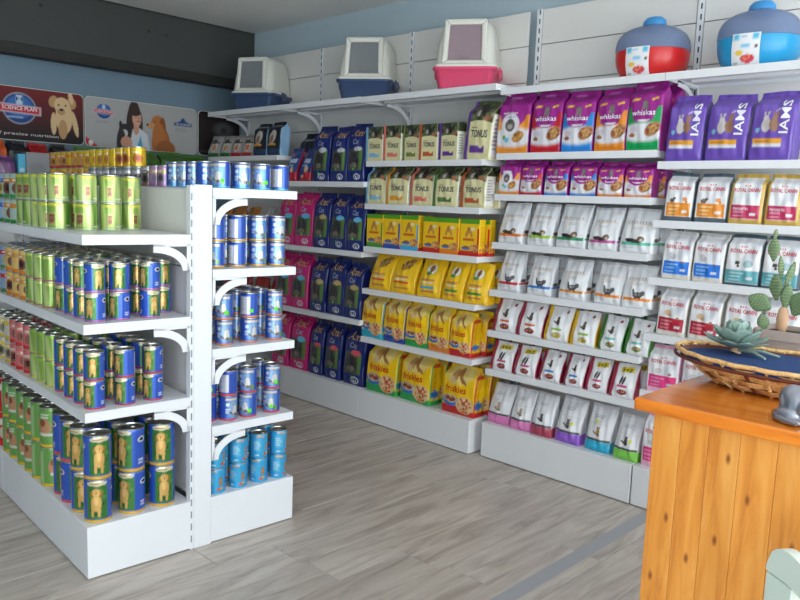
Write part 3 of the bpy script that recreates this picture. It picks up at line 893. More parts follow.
PANEL_Z = [.20, .44, .68, .90, 1.10, 1.30, 1.50, 1.70, 1.90, 2.10, 2.30, 2.49]
def run_unit(x0, x1, yf, shelves, top, label, top_x=None, last=False):
    u = empty('wall_shelving', ((x0 + x1) / 2, 3.45, 0))
    tag(u, label, 'shelving', 'white wall shelving units along the right wall')
    cx = (x0 + x1) / 2
    def O(mb, name, mat, **k):
        return mb.obj(name, mat, u, **k)
    def sh(a): return a - cx
    X0, X1 = sh(x0), sh(x1); Y = lambda y: y - 3.45
    m = MB(); m.box(X0 + .002, X1 - .002, Y(yf), Y(3.62), .005, .198); O(m, 'base_plinth', M['white_metal'], bevel=.003)
    for fx in (X0 + .06, X1 - .06):
        m = MB(); m.tube([(fx, Y(yf) + .05, 0), (fx, Y(yf) + .05, .02)], .018, 10); O(m, 'foot', M['foot'])
    for z in shelves:
        m = shelf_mesh(X0 + .006, X1 - .006, Y(yf), Y(3.618), z); O(m, 'shelf', M['white_metal'])
    t0, t1 = (sh(top_x[0]), sh(top_x[1])) if top_x else (X0 + .002, X1 - .002)
    m = shelf_mesh(t0, t1, Y(yf), Y(3.618), top); O(m, 'display_shelf', M['white_metal'])
    for z0, z1 in zip(PANEL_Z[:-1], PANEL_Z[1:]):
        m = MB(); m.box(X0 + .018, X1 - .018, Y(3.638), Y(3.65), z0 + .002, z1 - .002); O(m, 'back_panel', M['panel'], bevel=.002)
    for ux in ([X0, X1] if last else [X0]):
        m = MB(); m.box(ux - .014, ux + .014, Y(3.628), Y(3.665), 0, 2.49); O(m, 'upright', M['white_metal'])
        m = MB()
        for k in range(49):
            z = .06 + k * .05
            for dx in (.004,): m.box(ux + dx - .0034, ux + dx + .0034, Y(3.6272), Y(3.629), z, z + .026)
        o = O(m, 'upright_slots', M['slot']); o['kind'] = 'stuff'
        m = MB(); arc_bracket(m, ux + .019, ux + .025, Y(3.628), Y(3.628) - .22, top - .020, .15, th=.026); O(m, 'bracket', M['white_metal'])
    return u

run_unit(-5.283, -4.377, 3.255, [.56, 1.08, 1.70], 2.043, 'white wall shelving unit farthest from the camera, by the corner', (-5.284, -4.394))
run_unit(-4.375, -3.477, 3.255, [.643, 1.08, 1.52], 2.043, 'white wall shelving unit holding tall dark blue and magenta bags', (-4.392, -3.540))
run_unit(-3.475, -2.555, 3.255, [.545, .855, 1.12, 1.387, 1.648], 2.040, 'white wall shelving unit with cream bags above yellow bags', (-3.538, -2.490))
run_unit(-2.500, -1.594, 3.295, [.506, .722, .947, 1.206, 1.465, 1.68], 2.018, 'white wall shelving unit with purple, silver and small white bags', (-2.488, -1.580))
run_unit(-1.590, -.684, 3.295, [.57, .841, 1.102, 1.364, 1.628], 2.018, 'white wall shelving unit behind the counter with violet bags', (-1.578, -.684), last=True)

# ---------------------------------------------------------------- double sided gondola
GA = -0.059492                                   # the island stands slightly askew in the room
GO = Vector((-2.573, 1.098, 0))
GX = Vector((math.cos(GA), math.sin(GA), 0)); GY = Vector((-math.sin(GA), math.cos(GA), 0))
def gpos(a, t, z): return GO - GX * a + GY * t + Vector((0, 0, z))
LEFT_Z = {'base': .199, 'third': .622, 'second': .938, 'top': 1.251}
RIGHT_Z = {'base': .194, 'fourth': .487, 'third': .800, 'second': 1.115, 'top': 1.430}
PL, PR, GW = .411, .490, .888
def build_gondola():
    g = empty('island_shelving', GO, GA)
    tag(g, 'white double sided island shelving full of cans on the left', 'shelving')
    MODS = ((0.0, 1.048), (1.051, 2.10))
    for a0, a1 in MODS:
        for t0, t1, z in ((0, PL - .002, LEFT_Z['base']), (PR - .01, GW, RIGHT_Z['base'])):
            m = MB(); m.box(-a1, -a0, t0, t1, .004, z); m.obj('base_plinth', M['white_metal'], g, bevel=.003)
        for t in (.06, PL - .05, PR + .05, GW - .06):
            m = MB(); m.tube([(-a0 - .03, t, 0), (-a0 - .03, t, .018)], .016, 10); m.obj('foot', M['foot'], g)
        for name, z in list(LEFT_Z.items())[1:]:
            m = MB(); m.box(-a1 + .006, -a0 - .006, .010, PL - .004, z - .012, z)
            m.box(-a1, -a0, -.001, .010, z - .035, z + .0004)
            for e in ((-a0 - .006, -a0), (-a1, -a1 + .006)): m.box(e[0], e[1], .010, PL - .004, z - .035, z + .0004)
            m.box(-a1 + .05, -a0 - .05, .18, .21, z - .026, z - .011)
            m.obj('shelf', M['white_metal'], g)
            for e in (a0, a1 - .006):
                m = MB(); arc_bracket(m, -e - .0065, -e - .0005, PL - .012, .255, z - .0355, .099, th=.030); m.obj('bracket', M['white_metal'], g)
        for name, z in list(RIGHT_Z.items())[1:]:
            m = MB(); m.box(-a1 + .006, -a0 - .006, PR + .004, GW - .018, z - .012, z)
            m.box(-a1, -a0, GW - .018, GW - .007, z - .033, z + .0004)
            for e in ((-a0 - .006, -a0), (-a1, -a1 + .006)): m.box(e[0], e[1], PR + .004, GW - .018, z - .033, z + .0004)
            m.box(-a1 + .05, -a0 - .05, .66, .69, z - .026, z - .011)
            m.obj('shelf', M['white_metal'], g)
            for e in (a0, a1 - .006):
                m = MB(); arc_bracket(m, -e - .0065, -e - .0005, PR + .004, .645, z - .0335, .107, th=.030); m.obj('bracket', M['white_metal'], g)
        zz = [.2, .5, .82, 1.12, 1.425]
        for z0, z1 in zip(zz[:-1], zz[1:]):
            m = MB(); m.box(-a1 + .012, -a0 - .03, PL + .018, PR - .012, z0 + .002, z1 - .002); m.obj('back_panel', M['panel'], g, bevel=.002)
    for a, h in ((0, 1.440), (1.035, 1.425), (2.06, 1.44)):
        m = MB(); m.box(-a - .03, -a + .004, PL + .002, PR, .0, h); m.obj('end_post' if a != 1.035 else 'middle_post', M['white_metal'], g, bevel=.004)
        m = MB(); m.box(-a - .03, -a + .001, PL - .012, PL + .001, .0, h - .004); m.obj('slotted_strip', M['white_metal'], g)
        m = MB()
        for k in range(28):
            z = .03 + k * .05
            m.box(-a + .0005, -a + .0016, PL - .009, PL - .004, z, z + .028)
        o = m.obj('strip_slots', M['slot_pale'], g); o['kind'] = 'stuff'
    return g
build_gondola()

# ---------------------------------------------------------------- cans
def can_mesh(r, h, fn, base, rim=(196, 194, 188)):
    n = 96; prof = [(r - .0022, 0), (r - .0006, .0014), (r, .0035)]
    rows = 36
    for k in range(1, rows + 1): prof.append((r, .0035 + (h - .011) * k / rows))
    prof += [(r - .0022, h - .0045)]
    V = []; U = []; VV = []
    for rr, z in prof:
        for i in range(n + 1):
            q = 2 * math.pi * (i / n - .5)
            V.append((rr * math.sin(q), -rr * math.cos(q), z)); U.append(i / n); VV.append(z / h)
    F = []; N = n + 1
    for k in range(len(prof) - 1):
        for i in range(n): F.append((k * N + i, k * N + i + 1, (k + 1) * N + i + 1, (k + 1) * N + i))
    F.append(tuple(range(n - 1, -1, -1)))
    me = bpy.data.meshes.new('can'); me.from_pydata(V, [], F); me.materials.append(M['tin_print'])
    me.shade_smooth(); me.set_sharp_from_angle(angle=math.radians(40))
    p = Paint(U, VV, base, h / (2 * math.pi * r))
    fn(p)
    p.rect(-1, -1, 2, .012, rim)
    set_print(me, p.c)
    me.update()
    return me
_lid = {}
def lid_mesh(r, h, tab=True):
    k = (r, h)
    if k not in _lid:
        m = MB(); n = 28
        def ring(rr, z): return [(rr * math.cos(2 * math.pi * i / n), rr * math.sin(2 * math.pi * i / n), z) for i in range(n)]
        m.rings([ring(r - .0024, h - .0052), ring(r, h - .0036), ring(r, h - .0008), ring(r - .0009, h), ring(r - .0022, h - .0006),
                 ring(r - .0034, h - .0050), ring(r * .74, h - .0050), ring(r * .70, h - .0040), ring(r * .3, h - .0042)], cap0=False)
        m.rings([[(r * .25 * math.cos(q) , -r * .38 + r * .32 * math.sin(q), z) for q in [2 * math.pi * i / 12 for i in range(12)]] for z in (h - .0042, h - .0022)], cap0=False)
        _lid[k] = m.mesh('lid', M['tin'], 35)
    return _lid[k]

def dc_dog(rim, info=False, big=False):
    def fn(p):
        gw = .125 if big else .10
        for c in (.5, 0., 1.):
            if info and c != .5: continue
            p.rect(c - gw, .10, c + gw, .86, (62, 128, 56), .006)
            p.speck(c, .5, gw * .9, .35, [(40, 96, 44), (90, 150, 70)], 16, .03, 3)
            p.dog(c - .01, .545 if big else .535, .148 if big else .122, (222, 176, 98))
        for c in (.25, .75):
            if info and c == .75:
                p.rect(.80, .10, 1.1, .86, (214, 216, 224)); p.rect(-.1, .10, .16, .86, (214, 216, 224)); p.lines(.83, .98, .15, .8, 9, (150, 154, 170)); continue
            p.ell(c, .74, .055, .035, (236, 236, 240)); p.ell(c, .74, .036, .02, (20, 24, 40)); p.lines(c - .05, c + .06, .16, .30, 2, (226, 230, 240))
        for c in (.5, 0., 1.):
            p.ell(c, .91, .12, .032, (232, 220, 180)); p.lines(c - .09, c + .09, .88, .92, 1, (176, 140, 90))
        p.rect(-1, .012, 2, .075, rim)
    return fn, (54, 96, 202)
def dc_cat(rim, info=True):
    def fn(p):
        p.rect(.38, .10, .66, .90, (84, 136, 212), .03)
        p.ell(.50, .50, .09, .16, (150, 186, 230), s=.8)
        p.cat(.54, .46, .125, (222, 220, 214), (120, 114, 108)); p.ell(.63, .24, .03, .05, (120, 160, 70))
        p.rect(.36, .82, .66, .90, (232, 214, 176), .01)
        p.ell(.40, .66, .035, .03, (226, 236, 248)); p.lines(.36, .46, .3, .5, 3, (226, 236, 248))
        if info:
            p.rect(.80, .14, 1.0, .84, (216, 218, 226)); p.rect(-.1, .14, .08, .84, (216, 218, 226)); p.lines(.82, .98, .18, .8, 10, (160, 164, 180))
        p.rect(-1, .012, 2, .085, rim)
    return fn, (46, 86, 184)
def dc_green(edge, lab, photo=True):
    def fn(p):
        for c in (.15, .4, .62, .85): p.ell(c, .5, .05, .6, (196, 214, 132), .15, s=.8)
        for c in (.25, .72): p.ell(c, .4, .04, .5, (96, 152, 50), -.1, s=.8)
        for c in (.5, .02, .98):
            if photo:
                p.rect(c - .045, .16, c + .04, .60, (196, 186, 112), .02); p.dog(c, .42, .062, (140, 84, 60))
            p.rect(c - .10, .84, c + .10, .93, lab, .01)
        p.lines(.58, .76, .10, .18, 1, (236, 240, 226)); p.lines(.2, .36, .10, .18, 1, (236, 240, 226))
        p.rect(-1, .012, 2, .06, edge)
    return fn, (140, 172, 76)
def dc_greendog():
    def fn(p):
        for c in (.5, 0., 1.):
            p.ell(c - .03, .50, .10, .12, (206, 150, 110)); p.ell(c - .05, .62, .05, .05, (150, 90, 60)); p.rect(c - .1, .30, c + .12, .36, (226, 236, 216)); p.lines(c - .08, c + .1, .72, .86, 2, (230, 240, 220))
        p.rect(.2, .1, .3, .9, (176, 216, 150), .02); p.rect(.7, .1, .8, .9, (176, 216, 150), .02)
        p.rect(-1, .012, 2, .09, (236, 196, 40))
    return fn, (116, 172, 86)
def dc_plain(base, band, pic, foot):
    def fn(p):
        p.rect(-1, .62, 2, .80, band)
        for c in (.5, 0., 1.):
            p.ell(c, .40, .11, .10, pic); p.ell(c + .01, .42, .05, .06, tuple(max(0, q - 60) for q in pic)); p.lines(c - .1, c + .1, .66, .77, 1, (240, 236, 226))
        p.rect(-1, .012, 2, .16, foot)
    return fn, base
def dc_cyan():
    def fn(p):
        for c in (.5, 0., 1.):
            p.rect(c - .13, .30, c + .02, .80, (96, 190, 232), .02); p.lines(c - .12, c + .02, .35, .7, 5, (190, 226, 244))
            p.rect(c - .08, .86, c + .08, .91, (236, 160, 60)); p.dog(c + .14, .5, .07, (190, 130, 80)); p.ell(c + .10, .17, .04, .02, (230, 90, 40)); p.ell(c + .15, .21, .03, .02, (240, 180, 50)); p.lines(c - .10, c + .02, .10, .17, 1, (236, 240, 246))
        p.rect(.24, .08, .28, .92, (20, 120, 196)); p.rect(.74, .08, .78, .92, (20, 120, 196))
    return fn, (60, 176, 228)

CANS = {}
def kind(key, r, h, d, desc, group, rim=(196, 194, 188)):
    CANS[key] = (can_mesh(r, h, d[0], d[1], rim), r, h, desc, group)
RED, PINKR, YEL, ORA, LBL = (214, 50, 50), (206, 120, 160), (240, 186, 40), (236, 140, 70), (90, 180, 226)
kind('dog_big_yellow', .049, .165, dc_dog(YEL, big=True), 'big yellow-rimmed dog can', 'big dog food cans')
kind('dog_big_red', .049, .165, dc_dog((226, 90, 90), big=True), 'big red-rimmed dog can', 'big dog food cans')
kind('dog_red', .0365, .105, dc_dog(RED), 'red-rimmed dog can', 'small blue dog food cans')
kind('dog_red_info', .0365, .105, dc_dog(RED, True), 'red-rimmed dog can', 'small blue dog food cans')
kind('dog_pink', .0365, .105, dc_dog(PINKR), 'pink-rimmed dog can', 'small blue dog food cans')
kind('dog_pink_info', .0365, .105, dc_dog(PINKR, True), 'pink-rimmed dog can', 'small blue dog food cans')
kind('green_tall', .049, .165, dc_greendog(), 'big pale green dog can', 'big green dog food cans')
kind('red_tall', .049, .165, dc_plain((206, 40, 46), (232, 226, 216), (222, 200, 180), (226, 60, 50)), 'big red dog can', 'big red dog food cans')
kind('green_yellow', .0365, .105, dc_green((240, 210, 40), (150, 200, 60), False), 'small yellow-footed green can', 'small green cans')
kind('green_red', .0365, .105, dc_green((206, 90, 90), (210, 220, 120), False), 'small green can', 'small green cans')
kind('green_top', .0410, .1065, dc_green((206, 222, 190), (226, 214, 70)), 'bright green can', 'bright green cans on the top left shelf')
kind('salmon', .0365, .105, dc_plain((226, 116, 116), (232, 150, 140), (150, 96, 80), (216, 50, 36)), 'salmon pink can', 'salmon pink cans')
kind('yellow_grey', .0365, .105, dc_plain((222, 214, 196), (236, 206, 60), (150, 140, 120), (226, 196, 80)), 'yellow-banded pale can', 'yellow banded cans')
kind('orange', .0365, .105, dc_plain((240, 196, 110), (226, 160, 80), (130, 84, 66), (230, 130, 20)), 'orange can', 'orange cans on the second left shelf')
kind('bluered', .0365, .105, dc_plain((150, 176, 216), (206, 60, 70), (190, 170, 130), (96, 140, 60)), 'light blue and red can', 'blue and red cans')
kind('greenbrown', .0410, .1065, dc_plain((186, 206, 190), (226, 150, 60), (122, 74, 56), (50, 150, 60)), 'green-footed brown dog can', 'green footed cans')
kind('bluetop', .0410, .1065, dc_plain((166, 190, 222), (80, 110, 190), (206, 190, 120), (70, 130, 60)), 'blue and green can', 'blue and green cans')
kind('cat_lblue', .0365, .105, dc_cat(LBL), 'light-blue-rimmed cat can', 'blue cat food cans')
kind('cat_yellow', .0365, .105, dc_cat(YEL), 'yellow-rimmed cat can', 'blue cat food cans')
kind('cat_orange', .0365, .105, dc_cat(ORA), 'orange-rimmed cat can', 'blue cat food cans')
kind('cat_red', .0365, .105, dc_cat((222, 70, 60)), 'red-rimmed cat can', 'blue cat food cans')
kind('cyan', .0365, .107, dc_cyan(), 'cyan dog can', 'cyan dog food cans')
kind('purple', .0365, .092, dc_plain((190, 150, 196), (226, 190, 130), (150, 130, 150), (176, 130, 176)), 'lilac can', 'lilac cans')
kind('blackwhite', .0365, .088, dc_plain((206, 204, 204), (60, 58, 60), (110, 90, 86), (150, 110, 96)), 'white and black can', 'white and black cans')
kind('grey', .0365, .090, dc_plain((150, 150, 154), (196, 196, 200), (96, 76, 70), (120, 120, 126)), 'grey can', 'grey cans')
kind('yellow', .0365, .090, dc_plain((248, 204, 24), (246, 196, 20), (206, 120, 40), (240, 190, 30)), 'yellow can', 'yellow cans')
kind('yellowred', .0365, .090, dc_plain((246, 196, 40), (240, 150, 40), (222, 150, 90), (210, 60, 50)), 'yellow and red can', 'yellow and red cans')

ORD = ['zeroth', 'first', 'second', 'third', 'fourth', 'fifth', 'sixth', 'seventh', 'eighth', 'ninth', 'tenth', 'eleventh', 'twelfth', 'thirteenth', 'fourteenth', 'fifteenth']
_stick = {}
def curved_sticker(r, z0, z1, q0, q1):
    k = (r, z0, z1, q0, q1)
    if k not in _stick:
        m = MB(); n = 6; R = r + .0006
        a = [q0 + (q1 - q0) * i / n for i in range(n + 1)]
        m.add([(R * math.sin(q), -R * math.cos(q), z) for z in (z0, z1) for q in a],
              [(i, i + 1, n + 2 + i, n + 1 + i) for i in range(n)])
        me = m.mesh('price_sticker', M['green_sticker']); _stick[k] = me
    return _stick[k]
crng = random.Random(5)
def can(key, a, t, z, tier, col, row, shelf, turn=None, sticker=False):
    me, r, h, desc, group = CANS[key]
    o = mesh_obj('pet_food_can', me, loc=gpos(a, t, z + tier * h))
    if turn is None: turn = crng.choice([0, 0, 0, 15, -25, 30, -40, 150])
    o.rotation_euler = (0, 0, math.radians(62 + turn))
    tag(o, '%s, %s tier, %s from end, %s row, %s' % (desc, 'upper' if tier else 'lower', ORD[col], row, shelf), 'can', group)
    mesh_obj('lid', lid_mesh(r, h), o, rot=(0, 0, crng.uniform(0, 6.28)))
    if sticker:
        q = math.radians(crng.uniform(-10, 25) - turn)
        s = mesh_obj('price_sticker', curved_sticker(r, h * .22, h * .36, q - .22, q + .22), o)
        s['label'] = 'bright green price sticker'
    return o
def block(keys, A, T, z, shelf, rows, tiers=(0, 1), first=1, skip=(), jit=.004, sticker=()):
    for i, a in enumerate(A):
        for j, t in enumerate(T):
            if (i, j) in skip: continue
            key = keys[i] if isinstance(keys, (list, tuple)) else keys
            da, dt = crng.uniform(-jit, jit), crng.uniform(-jit, jit)
            for tier in tiers:
                k = key
                if key in ('dog_red', 'dog_pink') and crng.random() < .22: k = key + '_info'
                can(k, a + da, t + dt, z, tier, first + i, rows[j], shelf, sticker=(i, j, tier) in sticker)

LR = ['outer', 'second', 'inner', 'innermost']
z = LEFT_Z['base']
block(['dog_big_yellow', 'dog_big_yellow', 'dog_big_red', 'dog_big_red'], [.062, .180, .294, .400], [.062, .195, .315], z, 'left base', LR)
block(['green_tall'] * 6 + ['red_tall'] * 2, [.512 + .107 * k for k in range(8)], [.054, .165], z, 'left base', LR, first=5)
z = LEFT_Z['third']
block('dog_red', [.062, .166, .268, .372], [.058, .165, .278], z, 'third left shelf', LR)
block(['green_yellow'] * 3 + ['salmon'] * 3 + ['yellow_grey'] * 3, [.478 + .090 * k for k in range(9)], [.050, .142, .234], z, 'third left shelf', LR, first=5)
z = LEFT_Z['second']
block('dog_pink', [.070, .166, .266, .368], [.064, .155, .266], z, 'second left shelf', LR)
block('dog_pink', [.166, .266, .368], [.358], z, 'second left shelf', ['innermost'], first=2)
block(['green_red'] * 3 + ['orange'] * 3 + ['bluered'] * 3, [.480 + .094 * k for k in range(9)], [.048, .140, .234, .328], z, 'second left shelf', LR, first=5)
z = LEFT_Z['top']
for col, (key, a, t, row) in enumerate([('green_top', .380, .330, 'inner'), ('green_top', .312, .222, 'second'), ('green_top', .312, .128, 'outer'), ('green_top', .400, .056, 'outermost')]):
    for tier in (0, 1): can(key, a, t, z, tier, col + 1, row, 'top left shelf')
block(['green_top'] * 4 + ['greenbrown'] * 2 + ['bluetop'] * 3, [.492 + .094 * k for k in range(9)], [.052], z, 'top left shelf', ['outermost'], first=5)
block(['green_top'] * 5, [.50 + .094 * k for k in range(5)], [.150], z, 'top left shelf', ['second'], first=5, tiers=(0, 1))

RR = ['aisle', 'second', 'third', 'inner']
z = RIGHT_Z['top']
block('cat_lblue', [.066], [.838, .748, .655, .562], z, 'right top shelf', RR, tiers=(0,), sticker={(0, 1, 0), (0, 3, 0)})
block('cat_lblue', [.160, .245, .330, .415], [.545], z, 'right top shelf', ['inner'], tiers=(0,), first=2)
block(['purple'] * 2 + ['blackwhite'], [.505, .590, .675], [.545], z, 'right top shelf', ['inner'], tiers=(0,), first=6)
NUM = {16: 'sixteenth', 17: 'seventeenth', 18: 'eighteenth', 19: 'nineteenth', 20: 'twentieth', 21: 'twenty-first', 22: 'twenty-second', 23: 'twenty-third'}
ORD += [NUM[k] for k in range(16, 24)]
block(['grey'] * 7 + ['yellowred'] * 7, [.800 + .084 * k for k in range(14)], [.545], z, 'right top shelf', ['inner'], tiers=(0,), first=9)
for k in range(14):
    can('yellowred' if k > 7 else 'yellow', .800 + .084 * k, .545, z + .090, 0, 9 + k, 'inner', 'right top shelf')['label'] = \
        '%s, stacked on can, %s from end, inner row, right top shelf' % ('yellow and red can' if k > 7 else 'yellow can', ORD[9 + k])
z = RIGHT_Z['second']
block('cat_yellow', [.098, .185], [.846, .752, .658, .564], z, 'second right shelf', RR)
z = RIGHT_Z['third']
block('cat_orange', [.076, .180, .268], [.826, .705, .590], z, 'third right shelf', RR, sticker={(0, 0, 1), (0, 1, 1), (0, 2, 1)})
z = RIGHT_Z['fourth']
block('cat_red', [.062, .162], [.815, .697, .602], z, 'fourth right shelf', RR, sticker={(0, 0, 1), (0, 0, 0), (0, 1, 0)})
block('cat_red', [.100], [.522], z, 'fourth right shelf', ['inner'], sticker={(0, 0, 1)})
z = RIGHT_Z['base']
block('cyan', [.050, .150], [.840, .744, .643, .543], z, 'right base', RR)

# ---------------------------------------------------------------- bags on the wall shelving
BAG_ROWS = [
    ('tonus_small', 1.648, 3.270, [
        ('tonus_lightblue', -3.409, 0.142, 0.207),
        ('tonus_salmon', -3.254, 0.144, 0.209),
        ('tonus_olive', -3.102, 0.144, 0.206),
        ('tonus_brown', -2.958, 0.131, 0.206),
        ('tonus_purple', -2.810, 0.151, 0.205),
        ('tonus_purple_big', -2.613, 0.180, 0.320),
    ]),
    ('tonus_large', 1.387, 3.270, [
        ('tonus_lightblue', -3.395, 0.174, 0.228),
        ('tonus_orange', -3.201, 0.197, 0.227),
        ('tonus_salmon', -3.007, 0.173, 0.226),
        ('tonus_green', -2.817, 0.189, 0.225),
        ('tonus_brown', -2.619, 0.185, 0.224),
    ]),
    ('yellow_box', 1.120, 3.270, [
        ('box_green', -3.383, 0.139, 0.203),
        ('box_blue', -3.237, 0.139, 0.206),
        ('box_cyan', -3.087, 0.143, 0.208),
        ('box_red', -2.911, 0.135, 0.203),
        ('box_orange', -2.770, 0.135, 0.203),
        ('box_red', -2.626, 0.138, 0.198),
    ]),
    ('yellow_pouch', 0.855, 3.270, [
        ('pouch_redline', -3.328, 0.195, 0.226),
        ('pouch_redline', -3.132, 0.188, 0.229),
        ('pouch_cyan', -2.923, 0.196, 0.227),
        ('pouch_green', -2.739, 0.155, 0.229),
        ('pouch_green', -2.571, 0.171, 0.226),
    ]),
    ('fr_mid', 0.545, 3.270, [
        ('fr_cyan', -3.390, 0.201, 0.273),
        ('fr_blue', -3.190, 0.189, 0.267),
        ('fr_green', -3.003, 0.174, 0.264),
        ('fr_orange', -2.825, 0.172, 0.262),
        ('fr_red', -2.657, 0.152, 0.254),
    ]),
    ('fr_big', 0.198, 3.290, [
        ('fr_green', -3.300, 0.260, 0.306),
        ('fr_green', -3.015, 0.246, 0.293),
        ('fr_red', -2.678, 0.232, 0.281),
    ]),
    ('blue_top', 1.520, 3.270, [
        ('redblue', -4.220, 0.123, 0.231),
        ('redblue', -4.075, 0.156, 0.228),
        ('catblue_grey', -3.898, 0.189, 0.369),
        ('catblue_grey', -3.722, 0.151, 0.361),
        ('catblue_grey', -3.563, 0.158, 0.373),
    ]),
    ('blue_second', 1.080, 3.270, [
        ('catpink', -4.267, 0.177, 0.359),
        ('catpink', -4.070, 0.195, 0.369),
        ('catblue_tan', -3.884, 0.155, 0.369),
        ('catblue_cyan', -3.717, 0.167, 0.368),
        ('catblue_cyan', -3.546, 0.155, 0.359),
    ]),
    ('blue_third', 0.643, 3.270, [
        ('catpink', -4.292, 0.174, 0.382),
        ('catpink', -4.105, 0.188, 0.381),
        ('catblue_tan', -3.910, 0.179, 0.368),
        ('catblue_tan', -3.727, 0.165, 0.382),
        ('catblue_tan', -3.551, 0.176, 0.363),
    ]),
    ('blue_base', 0.198, 3.290, [
        ('catpink', -4.336, 0.190, 0.391),
        ('catpink', -4.128, 0.214, 0.388),
        ('catblue_red', -3.937, 0.144, 0.378),
        ('catblue_red', -3.761, 0.183, 0.381),
        ('catblue_red', -3.549, 0.207, 0.384),
    ]),
    ('far_top', 1.700, 3.270, [
        ('farwhite_green', -5.224, 0.164, 0.168),
        ('farwhite_green', -5.063, 0.144, 0.163),
        ('farwhite_red', -4.918, 0.133, 0.158),
        ('farwhite_red', -4.775, 0.141, 0.153),
        ('farblack', -4.612, 0.148, 0.234),
        ('farblack', -4.449, 0.142, 0.240),
    ]),
    ('wh_big', 1.680, 3.310, [
        ('wh_kitten', -2.402, 0.193, 0.331),
        ('wh_red', -2.199, 0.189, 0.316),
        ('wh_blue', -2.014, 0.176, 0.304),
        ('wh_orange', -1.837, 0.168, 0.303),
        ('wh_green', -1.664, 0.164, 0.328),
    ]),
    ('wh_small', 1.465, 3.310, [
        ('wh_kitten', -2.409, 0.130, 0.184),
        ('wh_red', -2.270, 0.136, 0.180),
        ('wh_blue', -2.121, 0.144, 0.175),
        ('wh_blue', -1.964, 0.141, 0.171),
        ('wh_orange', -1.816, 0.128, 0.167),
        ('wh_orange', -1.674, 0.134, 0.163),
    ]),
    ('silver_upper', 1.206, 3.310, [
        ('silver_orange', -2.382, 0.162, 0.219),
        ('silver_lime', -2.199, 0.152, 0.219),
        ('silver_green', -2.014, 0.182, 0.219),
        ('silver_purple', -1.834, 0.154, 0.209),
        ('silver_teal', -1.658, 0.164, 0.210),
    ]),
    ('silver_lower', 0.947, 3.310, [
        ('silver_red', -2.383, 0.147, 0.214),
        ('silver_blue', -2.184, 0.147, 0.202),
        ('silver_amber', -1.985, 0.153, 0.202),
        ('silver_orange2', -1.792, 0.153, 0.202),
        ('silver_orange2', -1.635, 0.152, 0.196),
    ]),
    ('tri_upper', 0.722, 3.310, [
        ('tri_red', -2.393, 0.159, 0.175),
        ('tri_red', -2.227, 0.156, 0.178),
        ('tri_yellow', -2.063, 0.156, 0.177),
        ('tri_yellow', -1.907, 0.142, 0.170),
        ('tri_green', -1.760, 0.137, 0.169),
        ('tri_green', -1.620, 0.130, 0.169),
    ]),
    ('tri_lower', 0.506, 3.310, [
        ('tri_red32', -2.397, 0.157, 0.156),
        ('tri_red32', -2.239, 0.142, 0.159),
        ('tri_redblue', -2.086, 0.147, 0.157),
        ('tri_redblue', -1.944, 0.117, 0.159),
        ('tri_red32', -1.815, 0.133, 0.161),
        ('tri_red32', -1.675, 0.133, 0.161),
    ]),
    ('white_base', 0.198, 3.330, [
        ('wb_pink', -2.411, 0.152, 0.219),
        ('wb_pink', -2.260, 0.132, 0.221),
        ('wb_maroon', -2.126, 0.126, 0.221),
        ('wb_purple', -1.973, 0.163, 0.231),
        ('wb_cyan', -1.800, 0.139, 0.227),
        ('wb_green', -1.642, 0.128, 0.211),
    ]),
    ('ia', 1.628, 3.310, [
        ('iams', -1.470, 0.159, 0.296),
        ('iams', -1.289, 0.175, 0.289),
        ('iams', -1.106, 0.167, 0.286),
    ]),
    ('rc_one', 1.364, 3.310, [
        ('rc_grey', -1.470, 0.124, 0.218),
        ('rc_grey', -1.326, 0.149, 0.215),
        ('rc_gold', -1.178, 0.138, 0.211),
        ('rc_gold', -1.036, 0.129, 0.211),
    ]),
    ('rc_two', 1.102, 3.310, [
        ('rc_blue', -1.460, 0.136, 0.216),
        ('rc_blue', -1.317, 0.135, 0.215),
        ('rc_teal', -1.169, 0.143, 0.219),
        ('rc_teal', -1.019, 0.138, 0.219),
    ]),
    ('rc_three', 0.841, 3.310, [
        ('rc_red', -1.462, 0.135, 0.220),
        ('rc_red', -1.311, 0.136, 0.222),
        ('rc_red', -1.153, 0.143, 0.226),
        ('rc_red', -0.994, 0.137, 0.227),
    ]),
    ('rc_four', 0.570, 3.310, [
        ('rc_pink', -1.477, 0.147, 0.217),
        ('rc_pink', -1.314, 0.146, 0.220),
    ]),
    ('rc_base', 0.198, 3.330, [
        ('rc_pink', -1.506, 0.107, 0.256),
    ]),
]

SHELF = {'tonus_small': 'upper cream shelf', 'tonus_large': 'lower cream shelf', 'yellow_box': 'carton shelf', 'yellow_pouch': 'yellow pouch shelf',
         'fr_mid': 'yellow kibble shelf', 'fr_big': 'yellow base', 'blue_top': 'top blue shelf', 'blue_second': 'second blue shelf', 'blue_third': 'third blue shelf',
         'blue_base': 'blue base', 'far_top': 'far top shelf', 'wh_big': 'upper purple shelf', 'wh_small': 'lower purple shelf', 'silver_upper': 'upper silver shelf',
         'silver_lower': 'lower silver shelf', 'tri_upper': 'upper small-bag shelf', 'tri_lower': 'lower small-bag shelf', 'white_base': 'middle base', 'ia': 'violet shelf',
         'rc_one': 'slate-gold shelf', 'rc_two': 'blue-teal shelf', 'rc_three': 'red-panel shelf', 'rc_four': 'pink shelf', 'rc_base': 'right base',
         'far_low': 'far lower shelf', 'far_mid': 'far middle shelf', 'back': 'back wall shelf', 'blue_behind': 'top blue shelf'}
BEHIND = {'silver_upper', 'silver_lower', 'yellow_box', 'fr_mid', 'fr_big', 'wh_small', 'tonus_large', 'wh_big', 'yellow_pouch', 'tri_upper', 'tri_lower'}
_bag = {}
brng = random.Random(3)
